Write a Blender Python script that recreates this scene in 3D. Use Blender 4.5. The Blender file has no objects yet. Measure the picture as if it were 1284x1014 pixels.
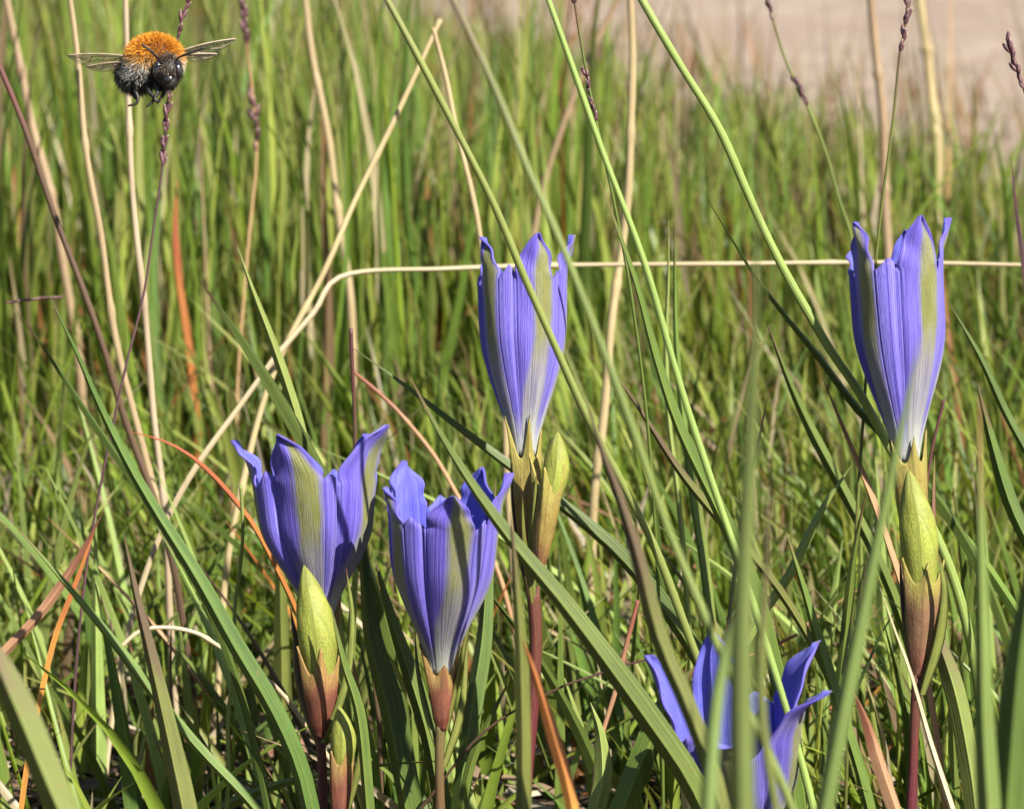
import bpy, math, random
import numpy as np
from mathutils import Vector, Matrix

random.seed(11)
rng = np.random.default_rng(11)
scene = bpy.context.scene
COL = scene.collection
R = math.radians

# ------------------------------------------------------------------ camera
CAM_H, PITCH, FOCUS, HALF_W = 0.235, R(11.0), 0.65, 0.1   # metres; frame is 0.2 m wide at the flowers
cam_data = bpy.data.cameras.new('camera')
cam = bpy.data.objects.new('camera', cam_data)
COL.objects.link(cam)
cam.location = (0, 0, CAM_H)
cam.rotation_euler = (R(90) - PITCH, 0, 0)
cam_data.sensor_width = 36
TANH = HALF_W / FOCUS
cam_data.lens = 18 / TANH
cam_data.clip_start = 0.01
cam_data.clip_end = 500
cam_data.dof.use_dof = True
cam_data.dof.focus_distance = FOCUS
cam_data.dof.aperture_fstop = 38
scene.camera = cam

# ------------------------------------------------------------------ sky, sun, exposure
SUN_AZ, SUN_EL = R(42), R(45)            # azimuth measured from straight behind the camera towards its right
sun_vec = Vector((math.sin(SUN_AZ) * math.cos(SUN_EL), -math.cos(SUN_AZ) * math.cos(SUN_EL), math.sin(SUN_EL)))
world = bpy.data.worlds.new('World')
scene.world = world
world.use_nodes = True
wn = world.node_tree
sky = wn.nodes.new('ShaderNodeTexSky')
sky.sky_type = 'NISHITA'
sky.sun_disc = False
sky.sun_elevation = SUN_EL
sky.sun_rotation = math.atan2(sun_vec.x, sun_vec.y)
bg = wn.nodes['Background']
bg.inputs['Strength'].default_value = 0.05
wn.links.new(sky.outputs[0], bg.inputs['Color'])
sun_data = bpy.data.lights.new('sun', 'SUN')
sun_data.energy = 5.0
sun_data.angle = R(0.5)
sun_data.color = (1.0, 0.95, 0.86)
sun = bpy.data.objects.new('sun', sun_data)
COL.objects.link(sun)
sun.rotation_euler = sun_vec.to_track_quat('Z', 'Y').to_euler()
scene.view_settings.view_transform = 'Standard'
scene.view_settings.look = 'None'
scene.view_settings.gamma = 1.0
scene.view_settings.use_curve_mapping = False
scene.view_settings.exposure = 1.4
scene.cycles.use_denoising = True
scene.cycles.max_bounces = 8
scene.cycles.transparent_max_bounces = 12
scene.cycles.caustics_reflective = False
scene.cycles.caustics_refractive = False

# ------------------------------------------------------------------ helpers
FWD = Vector((0, math.cos(PITCH), -math.sin(PITCH)))
UP = Vector((0, math.sin(PITCH), math.cos(PITCH)))
RIGHT = Vector((1, 0, 0))
CAMP = Vector((0, 0, CAM_H))


def P(x, y, d):
    """Point of the place seen at photo position x, y, at distance d along the view."""
    k = TANH * d / 642.0
    return CAMP + FWD * d + RIGHT * ((x - 642) * k) + UP * ((507 - y) * k)


def pxm(d):
    return TANH * d / 642.0


def tag(o, label=None, cat=None, group=None, kind=None):
    if label: o['label'] = label
    if cat: o['category'] = cat
    if group: o['group'] = group
    if kind: o['kind'] = kind
    return o


def empty(name, loc):
    e = bpy.data.objects.new(name, None)
    e.empty_display_size = 0.01
    e.location = loc
    COL.objects.link(e)
    return e


def link(name, me, mat, parent=None, loc=None, smooth=True):
    o = bpy.data.objects.new(name, me)
    COL.objects.link(o)
    if mat is not None:
        for m in (mat if isinstance(mat, (list, tuple)) else [mat]):
            me.materials.append(m)
    if parent is not None:
        o.parent = parent
    if loc is not None:
        o.location = loc
    if smooth:
        me.polygons.foreach_set('use_smooth', np.ones(len(me.polygons), dtype=bool))
    return o


def mesh_np(name, verts, quads, uv=None, col=None):
    """verts (n,3), quads (m,4) with -1 in the last place for a triangle; uv per vertex, col per vertex."""
    verts = np.asarray(verts, dtype=np.float32)
    quads = np.asarray(quads, dtype=np.int32)
    me = bpy.data.meshes.new(name)
    me.vertices.add(len(verts))
    me.vertices.foreach_set('co', verts.ravel())
    if (quads[:, 3] < 0).any():
        cnt = np.where(quads[:, 3] < 0, 3, 4)
        idx = quads.ravel()
        idx = idx[idx >= 0]
    else:
        cnt = np.full(len(quads), 4)
        idx = quads.ravel()
    start = np.concatenate([[0], np.cumsum(cnt)[:-1]]).astype(np.int32)
    me.loops.add(len(idx))
    me.loops.foreach_set('vertex_index', idx.astype(np.int32))
    me.polygons.add(len(cnt))
    me.polygons.foreach_set('loop_start', start)
    me.polygons.foreach_set('loop_total', cnt.astype(np.int32))
    if uv is not None:
        uv = np.asarray(uv, dtype=np.float32)
        l = me.uv_layers.new(name='UVMap')
        l.data.foreach_set('uv', uv[idx].ravel())
    if col is not None:
        a = me.color_attributes.new('Col', 'FLOAT_COLOR', 'POINT')
        c = np.ones((len(verts), 4), dtype=np.float32)
        c[:, :3] = col
        a.data.foreach_set('color', c.ravel())
    me.update(calc_edges=True)
    me.validate()
    return me


def grid_quads(nr, nc, off=0, wrap=False):
    r = np.arange(nr - 1)[:, None]
    c = np.arange(nc if wrap else nc - 1)[None, :]
    c2 = (c + 1) % nc
    a = off + r * nc + c
    b = off + r * nc + c2
    cc = off + (r + 1) * nc + c2
    d = off + (r + 1) * nc + c
    return np.stack([a, b, cc, d], -1).reshape(-1, 4)


def spline(pts, n):
    """Catmull-Rom through pts, n samples even in arc length."""
    p = [np.array(q, dtype=float) for q in pts]
    if len(p) == 2:
        p = [p[0], (p[0] + p[1]) / 2, p[1]]
    p = [2 * p[0] - p[1]] + p + [2 * p[-1] - p[-2]]
    out = []
    for i in range(1, len(p) - 2):
        for t in np.linspace(0, 1, 12, endpoint=False):
            t2, t3 = t * t, t * t * t
            out.append(0.5 * (2 * p[i] + (p[i + 1] - p[i - 1]) * t + (2 * p[i - 1] - 5 * p[i] + 4 * p[i + 1] - p[i + 2]) * t2
                              + (3 * p[i] - p[i - 1] - 3 * p[i + 1] + p[i + 2]) * t3))
    out.append(p[-2])
    out = np.array(out)
    seg = np.linalg.norm(np.diff(out[:, :3], axis=0), axis=1)
    s = np.concatenate([[0], np.cumsum(seg)])
    q = np.linspace(0, s[-1], n)
    return np.stack([np.interp(q, s, out[:, k]) for k in range(out.shape[1])], 1)


def frames(path, ref):
    """Tangents and side vectors along a path; side is across the path as seen along ref."""
    t = np.gradient(path, axis=0)
    t /= np.linalg.norm(t, axis=1)[:, None] + 1e-12
    s = np.cross(t, ref)
    s /= np.linalg.norm(s, axis=1)[:, None] + 1e-12
    n = np.cross(s, t)
    return t, s, n


def tube_arrays(path, rad, nseg=8, off=0, ref=(0.13, 1.0, 0.07)):
    path = np.asarray(path, dtype=float)
    rad = np.broadcast_to(np.asarray(rad, dtype=float), (len(path),))
    t, s, n = frames(path, np.array(ref))
    a = np.linspace(0, 2 * np.pi, nseg, endpoint=False)
    v = path[:, None, :] + rad[:, None, None] * (np.cos(a)[None, :, None] * s[:, None, :] + np.sin(a)[None, :, None] * n[:, None, :])
    v = v.reshape(-1, 3)
    uv = np.stack([np.tile(a / (2 * np.pi), len(path)), np.repeat(np.linspace(0, 1, len(path)), nseg)], 1)
    q = grid_quads(len(path), nseg, off, True)
    k = len(v)
    v = np.concatenate([v, path[[0]], path[[-1]]])
    uv = np.concatenate([uv, [[.5, 0], [.5, 1]]])
    i = np.arange(nseg)
    cap0 = np.stack([off + (i + 1) % nseg, off + i, np.full(nseg, off + k), np.full(nseg, -1)], 1)
    o2 = off + (len(path) - 1) * nseg
    cap1 = np.stack([o2 + i, o2 + (i + 1) % nseg, np.full(nseg, off + k + 1), np.full(nseg, -1)], 1)
    return v, np.concatenate([q, cap0, cap1]), uv


def tube(name, path, rad, mat, parent=None, nseg=8, origin=None):
    v, q, uv = tube_arrays(path, rad, nseg)
    if origin is not None:
        v = v - np.array(origin)
    return link(name, mesh_np(name, v, q, uv), mat, parent, origin if parent is None else None)


# ------------------------------------------------------------------ node materials
def nt(name):
    m = bpy.data.materials.new(name)
    m.use_nodes = True
    t = m.node_tree
    t.nodes.clear()
    return m, t


class NB:
    """Small node builder."""
    def __init__(self, t): self.t = t
    def n(self, kind, **kw):
        nd = self.t.nodes.new(kind)
        for k, v in kw.items(): setattr(nd, k, v)
        return nd
    def put(self, sock, v):
        if hasattr(v, 'links') or isinstance(v, bpy.types.NodeSocket): self.t.links.new(v, sock)
        elif isinstance(v, tuple) and len(v) == 3 and sock.type == 'RGBA': sock.default_value = (*v, 1)
        else: sock.default_value = v
    def math(self, op, a, b=0.0, clamp=False):
        nd = self.n('ShaderNodeMath', operation=op, use_clamp=clamp)
        self.put(nd.inputs[0], a); self.put(nd.inputs[1], b)
        return nd.outputs[0]
    def mix(self, f, a, b, mode='MIX'):
        nd = self.n('ShaderNodeMix', data_type='RGBA', blend_type=mode)
        self.put(nd.inputs[0], f); self.put(nd.inputs[6], a); self.put(nd.inputs[7], b)
        return nd.outputs[2]
    def ramp(self, v, lo, hi, a=0.0, b=1.0):
        nd = self.n('ShaderNodeMapRange', interpolation_type='SMOOTHSTEP')
        for i, x in enumerate((v, lo, hi, a, b)): self.put(nd.inputs[i], x)
        return nd.outputs[0]
    def noise(self, vec, scale=1.0, detail=3.0, rough=0.55):
        nd = self.n('ShaderNodeTexNoise')
        if vec is not None: self.put(nd.inputs['Vector'], vec)
        nd.inputs['Scale'].default_value = scale
        nd.inputs['Detail'].default_value = detail
        nd.inputs['Roughness'].default_value = rough
        return nd.outputs[0]
    def mapping(self, vec, scale):
        nd = self.n('ShaderNodeMapping')
        self.put(nd.inputs[0], vec); nd.inputs['Scale'].default_value = scale
        return nd.outputs[0]
    def bump(self, h, dist, strength=0.6):
        nd = self.n('ShaderNodeBump')
        nd.inputs['Strength'].default_value = strength
        nd.inputs['Distance'].default_value = dist
        self.put(nd.inputs['Height'], h)
        return nd.outputs[0]
    def finish(self, col, rough=0.5, spec=0.4, trans=0.25, trans_col=None, normal=None, sheen=0.0):
        p = self.n('ShaderNodeBsdfPrincipled')
        self.put(p.inputs['Base Color'], col)
        self.put(p.inputs['Roughness'], rough)
        p.inputs['Specular IOR Level'].default_value = spec
        p.inputs['Sheen Weight'].default_value = sheen
        if normal is not None: self.put(p.inputs['Normal'], normal)
        out = self.n('ShaderNodeOutputMaterial')
        if trans > 0:
            tr = self.n('ShaderNodeBsdfTranslucent')
            self.put(tr.inputs[0], trans_col if trans_col is not None else col)
            mx = self.n('ShaderNodeMixShader')
            mx.inputs[0].default_value = trans
            self.t.links.new(p.outputs[0], mx.inputs[1]); self.t.links.new(tr.outputs[0], mx.inputs[2])
            self.t.links.new(mx.outputs[0], out.inputs[0])
        else:
            self.t.links.new(p.outputs[0], out.inputs[0])


def uv_split(b):
    u = b.n('ShaderNodeUVMap')
    s = b.n('ShaderNodeSeparateXYZ')
    b.put(s.inputs[0], u.outputs[0])
    return u.outputs[0], s.outputs[0], s.outputs[1]


def obj_shift(b, uv, amount=7.0):
    """Texture place that differs from object to object."""
    oi = b.n('ShaderNodeObjectInfo')
    ad = b.n('ShaderNodeVectorMath', operation='ADD')
    cb = b.n('ShaderNodeCombineXYZ')
    b.put(cb.inputs[2], b.math('MULTIPLY', oi.outputs['Random'], amount * 10))
    b.put(ad.inputs[0], uv); b.put(ad.inputs[1], cb.outputs[0])
    return ad.outputs[0], oi.outputs['Random']


def blade_mat(name, base, dark, tip, tip_start=0.85, trans=0.28, rough=0.42, spots=(0.2, 0.12, 0.05), spot_amt=0.5, spec=0.25):
    """A grass blade: v runs from root (0) to tip (1), u across."""
    m, t = nt(name); b = NB(t)
    uv, u, v = uv_split(b)
    sh, rnd = obj_shift(b, uv)
    streak = b.noise(b.mapping(sh, (14, 2.5, 1)), 1.0, 4, 0.6)
    blotch = b.noise(b.mapping(sh, (1.5, 9, 1)), 1.0, 4, 0.6)
    fine = b.noise(b.mapping(sh, (5, 60, 1)), 1.0, 3, 0.6)
    col = b.mix(b.ramp(streak, 0.3, 0.72), dark, base)
    col = b.mix(b.ramp(blotch, 0.3, 0.8, 0.0, 0.5), col, tuple(min(1, c * 1.35) for c in base))
    midrib = b.ramp(b.math('ABSOLUTE', b.math('SUBTRACT', u, 0.5)), 0.0, 0.10, 0.5, 0.0)
    col = b.mix(midrib, col, tuple(min(1, c * 1.6) for c in base))
    tipf = b.ramp(b.math('ADD', v, b.math('MULTIPLY', b.math('SUBTRACT', blotch, 0.5), 0.3)), tip_start, min(1.0, tip_start + 0.13))
    col = b.mix(tipf, col, tip)
    col = b.mix(b.math('MULTIPLY', b.ramp(fine, 0.62, 0.74), spot_amt), col, spots)
    hs = b.n('ShaderNodeHueSaturation')
    b.put(hs.inputs['Hue'], b.math('ADD', 0.485, b.math('MULTIPLY', rnd, 0.03)))
    b.put(hs.inputs['Value'], b.math('ADD', 0.8, b.math('MULTIPLY', rnd, 0.4)))
    b.put(hs.inputs['Color'], col)
    col = hs.outputs[0]
    w = b.n('ShaderNodeTexWave', wave_type='BANDS', bands_direction='X')
    b.put(w.inputs['Vector'], uv); w.inputs['Scale'].default_value = 2.6; w.inputs['Distortion'].default_value = 1.5
    h = b.math('ADD', b.math('MULTIPLY', w.outputs[1], 0.35), streak)
    tc = b.mix(1.0, col, (1.0, 0.98, 0.45), 'MULTIPLY')
    b.finish(col, rough, spec, trans, tc, b.bump(h, 0.00012, 0.55))
    return m


def stuff_mat(name, trans=0.3, rough=0.45):
    m, t = nt(name); b = NB(t)
    a = b.n('ShaderNodeAttribute', attribute_name='Col')
    tc = b.n('ShaderNodeTexCoord')
    n1 = b.noise(b.mapping(tc.outputs['Object'], (220, 220, 60)), 1.0, 3)
    col = b.mix(b.ramp(n1, 0.3, 0.7, 0.0, 0.5), a.outputs[0], (0.03, 0.035, 0.01), 'MIX')
    col = b.mix(0.45, a.outputs[0], col)
    b.finish(col, rough, 0.4, trans, b.mix(1.0, a.outputs[0], (1.0, 0.95, 0.42), 'MULTIPLY'))
    return m


M = {}
M['green'] = blade_mat('blade_green', (0.13, 0.18, 0.034), (0.065, 0.11, 0.02), (0.16, 0.10, 0.05), 0.9)
M['bright'] = blade_mat('blade_bright_green', (0.255, 0.31, 0.085), (0.17, 0.225, 0.055), (0.26, 0.30, 0.10), 0.95, spot_amt=0.2)
M['dark'] = blade_mat('blade_dark_green', (0.10, 0.148, 0.030), (0.045, 0.082, 0.017), (0.12, 0.07, 0.04), 0.92)
M['blue'] = blade_mat('blade_grey_green', (0.14, 0.18, 0.05), (0.095, 0.135, 0.035), (0.2, 0.18, 0.08), 0.95, spot_amt=0.3)
M['olive'] = blade_mat('blade_olive', (0.165, 0.19, 0.045), (0.10, 0.125, 0.03), (0.15, 0.11, 0.06), 0.85)
M['brown'] = blade_mat('blade_brown', (0.125, 0.085, 0.045), (0.07, 0.045, 0.028), (0.16, 0.08, 0.06), 0.8, trans=0.15)
M['browngreen'] = blade_mat('blade_brown_tipped', (0.17, 0.19, 0.05), (0.11, 0.13, 0.035), (0.135, 0.10, 0.055), 0.72)
M['straw'] = blade_mat('dry_straw', (0.34, 0.26, 0.145), (0.22, 0.155, 0.08), (0.28, 0.2, 0.11), 0.9, trans=0.12, spots=(0.2, 0.13, 0.06), spot_amt=0.55)
M['pale'] = blade_mat('pale_straw', (0.43, 0.355, 0.225), (0.26, 0.195, 0.115), (0.34, 0.27, 0.16), 0.95, trans=0.12, spots=(0.14, 0.085, 0.045), spot_amt=0.75)
M['orange'] = blade_mat('orange_blade', (0.48, 0.22, 0.05), (0.33, 0.14, 0.035), (0.36, 0.12, 0.04), 0.7)
M['redtan'] = blade_mat('reddish_straw', (0.42, 0.25, 0.13), (0.24, 0.13, 0.07), (0.24, 0.10, 0.055), 0.8, trans=0.15)
M['redtip'] = blade_mat('red_tipped_blade', (0.17, 0.22, 0.055), (0.11, 0.15, 0.04), (0.24, 0.10, 0.06), 0.9)
M['purple'] = blade_mat('purple_stalk', (0.10, 0.055, 0.055), (0.05, 0.022, 0.028), (0.14, 0.06, 0.06), 0.9, trans=0.05)
M['grass'] = stuff_mat('meadow_grass_blades', 0.42)
M['litter'] = stuff_mat('dead_litter', 0.05, 0.7)


def spikelet_mat():
    m, t = nt('purple_spikelet'); b = NB(t)
    uv, u, v = uv_split(b)
    sh, rnd = obj_shift(b, uv)
    n = b.noise(b.mapping(sh, (4, 3, 1)), 1.0, 3)
    col = b.mix(b.ramp(n, 0.35, 0.7), (0.035, 0.012, 0.02), (0.17, 0.075, 0.075))
    col = b.mix(b.ramp(v, 0.8, 1.0), col, (0.32, 0.22, 0.16))
    b.finish(col, 0.5, 0.4, 0.08)
    return m


M['spikelet'] = spikelet_mat()


def petal_mat(outer=True):
    m, t = nt('petal_outer' if outer else 'petal_inner'); b = NB(t)
    uv, u, v = uv_split(b)
    sh, rnd = obj_shift(b, uv)
    s = b.math('MULTIPLY', b.math('ABSOLUTE', b.math('SUBTRACT', u, 0.5)), 2.0)     # 0 midline, 1 edge
    streak = b.noise(b.mapping(sh, (26, 1.6, 1)), 1.0, 4, 0.65)
    soft = b.noise(b.mapping(sh, (3, 4, 1)), 1.0, 3)
    fine = b.noise(b.mapping(sh, (60, 14, 1)), 1.0, 2)
    if outer:
        blue = b.mix(b.ramp(streak, 0.3, 0.7), (0.085, 0.055, 0.38), (0.20, 0.165, 0.60))
        blue = b.mix(b.ramp(v, 0.80, 1.0, 0.0, 0.35), blue, (0.085, 0.055, 0.44))
        # green-grey band along the back of each lobe, pale at the foot of the tube
        olive = b.mix(b.ramp(soft, 0.3, 0.7), (0.17, 0.175, 0.04), (0.25, 0.25, 0.08))
        dots = b.n('ShaderNodeTexVoronoi')
        b.put(dots.inputs['Vector'], b.mapping(sh, (13, 46, 1)))
        dots.inputs['Scale'].default_value = 1.0
        olive = b.mix(b.ramp(dots.outputs['Distance'], 0.10, 0.30, 0.5, 0.0), olive, (0.07, 0.06, 0.05))
        grey = b.mix(b.ramp(streak, 0.35, 0.68), (0.20, 0.18, 0.25), (0.38, 0.37, 0.37))
        white = (0.5, 0.52, 0.42)
        band = b.mix(b.ramp(v, 0.30, 0.60), grey, olive)
        band = b.mix(b.ramp(v, 0.02, 0.26), white, band)
        off = b.math('MULTIPLY', b.math('ABSOLUTE', b.math('SUBTRACT', u, b.ramp(v, 0.1, 0.55, 0.5, 0.70))), 2.0)
        wob = b.math('ADD', b.math('ADD', off, b.math('MULTIPLY', b.math('SUBTRACT', streak, 0.5), 0.45)), b.math('MULTIPLY', b.math('SUBTRACT', soft, 0.5), 0.30))
        lim = b.ramp(v, 0.0, 0.55, 1.15, 0.46)
        lim2 = b.math('MULTIPLY', lim, b.ramp(v, 0.80, 1.0, 1.0, 0.45))
        f = b.ramp(b.math('SUBTRACT', wob, lim2), -0.20, 0.20, 1.0, 0.0)
        col = b.mix(f, blue, band)
        col = b.mix(b.ramp(soft, 0.42, 0.75, 0.0, 0.5), col, b.mix(0.5, col, (0.06, 0.035, 0.24)))
        col = b.mix(b.ramp(fine, 0.6, 0.75, 0.0, 0.25), col, (0.06, 0.03, 0.2))
    else:
        col = b.mix(b.ramp(streak, 0.3, 0.7), (0.085, 0.08, 0.46), (0.16, 0.17, 0.62))
        col = b.mix(b.ramp(s, 0.0, 0.06, 0.35, 0.0), col, (0.06, 0.05, 0.35))
        col = b.mix(b.ramp(v, 0.1, 0.5), (0.5, 0.52, 0.6), col)
    h = b.math('ADD', streak, b.math('MULTIPLY', fine, 0.35))
    b.finish(col, 0.5, 0.3, 0.25, b.mix(0.4, col, (0.2, 0.15, 0.8)), b.bump(h, 0.0005, 0.7), 0.12)
    return m


def plica_mat():
    m, t = nt('petal_pleat'); b = NB(t)
    uv, u, v = uv_split(b)
    sh, rnd = obj_shift(b, uv)
    streak = b.noise(b.mapping(sh, (22, 1.6, 1)), 1.0, 4, 0.65)
    fine = b.noise(b.mapping(sh, (50, 14, 1)), 1.0, 2)
    col = b.mix(b.ramp(streak, 0.3, 0.7), (0.09, 0.06, 0.40), (0.22, 0.19, 0.62))
    s = b.math('MULTIPLY', b.math('ABSOLUTE', b.math('SUBTRACT', u, 0.5)), 2.0)
    col = b.mix(b.ramp(s, 0.0, 0.09, 0.6, 0.0), col, (0.04, 0.02, 0.22))
    col = b.mix(b.ramp(v, 0.0, 0.22), (0.55, 0.56, 0.50), col)
    b.finish(col, 0.5, 0.3, 0.25, b.mix(0.4, col, (0.2, 0.15, 0.8)), b.bump(b.math('ADD', streak, fine), 0.0004, 0.7), 0.12)
    return m


M['petal'] = petal_mat(True)
M['petal_in'] = petal_mat(False)
M['pleat'] = plica_mat()


def organ_mat(name, low, mid, high, lo=0.35, hi=0.7, speck=None, speck_amt=0.0, trans=0.15, streaky=14):
    """Stem, calyx and bud skins: colour runs up v, streaked along it."""
    m, t = nt(name); b = NB(t)
    uv, u, v = uv_split(b)
    sh, rnd = obj_shift(b, uv)
    streak = b.noise(b.mapping(sh, (streaky, 1.8, 1)), 1.0, 4, 0.65)
    blot = b.noise(b.mapping(sh, (3, 3, 1)), 1.0, 3)
    vv = b.math('ADD', v, b.math('MULTIPLY', b.math('SUBTRACT', streak, 0.5), 0.55))
    col = b.mix(b.ramp(vv, lo - 0.25, lo + 0.1), low, mid)
    col = b.mix(b.ramp(vv, hi - 0.1, hi + 0.25), col, high)
    col = b.mix(b.ramp(blot, 0.3, 0.75, 0.0, 0.4), col, (0.05, 0.03, 0.015))
    col = b.mix(b.ramp(streak, 0.55, 0.75, 0.0, 0.45), col, high)
    if speck:
        fn = b.n('ShaderNodeTexVoronoi')
        b.put(fn.inputs['Vector'], b.mapping(sh, (42, 48, 1))); fn.inputs['Scale'].default_value = 1.0
        col = b.mix(b.ramp(fn.outputs['Distance'], 0.12, 0.42, speck_amt, 0.0), col, speck)
        col = b.mix(b.ramp(b.math('SINE', b.math('MULTIPLY', b.math('ADD', u, b.math('MULTIPLY', v, 0.35)), 31.4)), 0.75, 1.0, 0.0, 0.35), col, speck)
    grain = b.noise(b.mapping(sh, (60, 40, 1)), 1.0, 3)
    col = b.mix(b.ramp(grain, 0.5, 0.72, 0.0, 0.35), col, tuple(c_ * 0.35 for c_ in low))
    b.finish(col, 0.5, 0.3, trans, None, b.bump(b.math('ADD', streak, b.math('MULTIPLY', grain, 0.5)), 0.0004, 0.7))
    return m


M['stem_red'] = organ_mat('stem_dark_red', (0.062, 0.009, 0.014), (0.085, 0.012, 0.018), (0.10, 0.03, 0.018), trans=0.0)
M['stem_brown'] = organ_mat('stem_brown_green', (0.10, 0.045, 0.025), (0.115, 0.06, 0.025), (0.11, 0.085, 0.03), trans=0.0)
M['calyx_red'] = organ_mat('calyx_brown_red', (0.15, 0.04, 0.03), (0.19, 0.065, 0.04), (0.30, 0.19, 0.06))
M['calyx_ochre'] = organ_mat('calyx_ochre', (0.17, 0.075, 0.03), (0.28, 0.20, 0.05), (0.34, 0.29, 0.07))
M['calyx_pink'] = organ_mat('calyx_pinkish_green', (0.20, 0.08, 0.05), (0.22, 0.12, 0.065), (0.30, 0.26, 0.06), 0.35, 0.75)
M['bud'] = organ_mat('bud_yellow_green', (0.22, 0.25, 0.04), (0.30, 0.33, 0.055), (0.28, 0.30, 0.06), 0.2, 0.75, (0.12, 0.14, 0.025), 0.7)
M['bract'] = blade_mat('bract_green', (0.20, 0.22, 0.05), (0.12, 0.13, 0.035), (0.15, 0.06, 0.04), 0.9)
M['bract_dark'] = blade_mat('bract_dark', (0.09, 0.06, 0.03), (0.045, 0.025, 0.018), (0.08, 0.03, 0.03), 0.8, trans=0.08)


def simple_mat(name, c1, c2, scale, rough=0.8, spec=0.3, bump=0.0, trans=0.0, c3=None):
    m, t = nt(name); b = NB(t)
    tc = b.n('ShaderNodeTexCoord')
    n1 = b.noise(tc.outputs['Object'], scale, 6, 0.65)
    n2 = b.noise(tc.outputs['Object'], scale * 0.13, 4, 0.6)
    col = b.mix(b.ramp(n1, 0.3, 0.72), c1, c2)
    if c3: col = b.mix(b.ramp(n2, 0.42, 0.62), col, c3)
    b.finish(col, rough, spec, trans, None, b.bump(n1, bump, 0.8) if bump else None)
    return m


M['soil'] = simple_mat('peaty_soil', (0.018, 0.012, 0.008), (0.085, 0.06, 0.04), 260, 0.9, 0.2, 0.004, c3=(0.05, 0.05, 0.02))
M['sand'] = simple_mat('pale_sand', (0.17, 0.135, 0.105), (0.30, 0.24, 0.19), 22, 0.9, 0.2, 0.006, c3=(0.21, 0.155, 0.12))

# ------------------------------------------------------------------ ground and path
def edge_y(x):
    """Distance at which the meadow ends and the pale sandy path begins."""
    return 1.80 + (0.27 - x) * 3.0


def bumpy(x, y):
    return (0.0022 * np.sin(61 * x + 1.3) * np.cos(53 * y) + 0.0016 * np.sin(140 * x + 2 * np.sin(90 * y)) + 0.0012 * np.cos(210 * y + 3 * np.sin(120 * x)))


def build_ground():
    xs = np.concatenate([np.linspace(-60, -1.2, 14)[:-1], np.linspace(-1.2, 1.2, 201), np.linspace(1.2, 60, 14)[1:]])
    ys = np.concatenate([np.linspace(-40, 0.2, 12)[:-1], np.linspace(0.2, 2.0, 181), np.linspace(2.0, 90, 24)[1:]])
    X, Y = np.meshgrid(xs, ys)
    Z = bumpy(X, Y) * ((np.abs(X) < 1.25) & (Y > 0.15) & (Y < 2.1)) - 0.004
    v = np.stack([X, Y, Z], -1).reshape(-1, 3)
    me = mesh_np('ground', v, grid_quads(len(ys), len(xs)))
    tag(link('ground', me, M['soil']), kind='structure')
    # path: a sheet a little above the ground, edge running off diagonally
    xs = np.linspace(-2.0, 6.0, 61)
    us = np.linspace(0, 1, 30)
    X = np.repeat(xs[None, :], 30, 0)
    Y0 = 1.80 + (0.27 - xs) * 3.0
    Y0 = np.maximum(Y0, 0.9 - 0.2 * xs) + 0.03 * np.sin(xs * 37) + 0.02 * np.sin(xs * 91)
    Y = Y0[None, :] + us[:, None] ** 1.5 * 9.0
    Z = 0.006 + 0.004 * np.sin(X * 11 + Y * 7) * us[:, None]
    v = np.stack([X, Y, Z], -1).reshape(-1, 3)
    tag(link('path', mesh_np('path', v, grid_quads(30, 61)), M['sand']), kind='structure')


build_ground()

GREENS = np.array([[0.175, 0.25, 0.030], [0.13, 0.20, 0.026], [0.225, 0.285, 0.042], [0.085, 0.14, 0.022], [0.18, 0.235, 0.045], [0.26, 0.30, 0.06], [0.12, 0.205, 0.04], [0.27, 0.285, 0.085]])
DRIES = np.array([[0.30, 0.235, 0.13], [0.36, 0.30, 0.18], [0.22, 0.15, 0.085], [0.28, 0.12, 0.045], [0.16, 0.10, 0.055], [0.32, 0.26, 0.18]])


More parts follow.
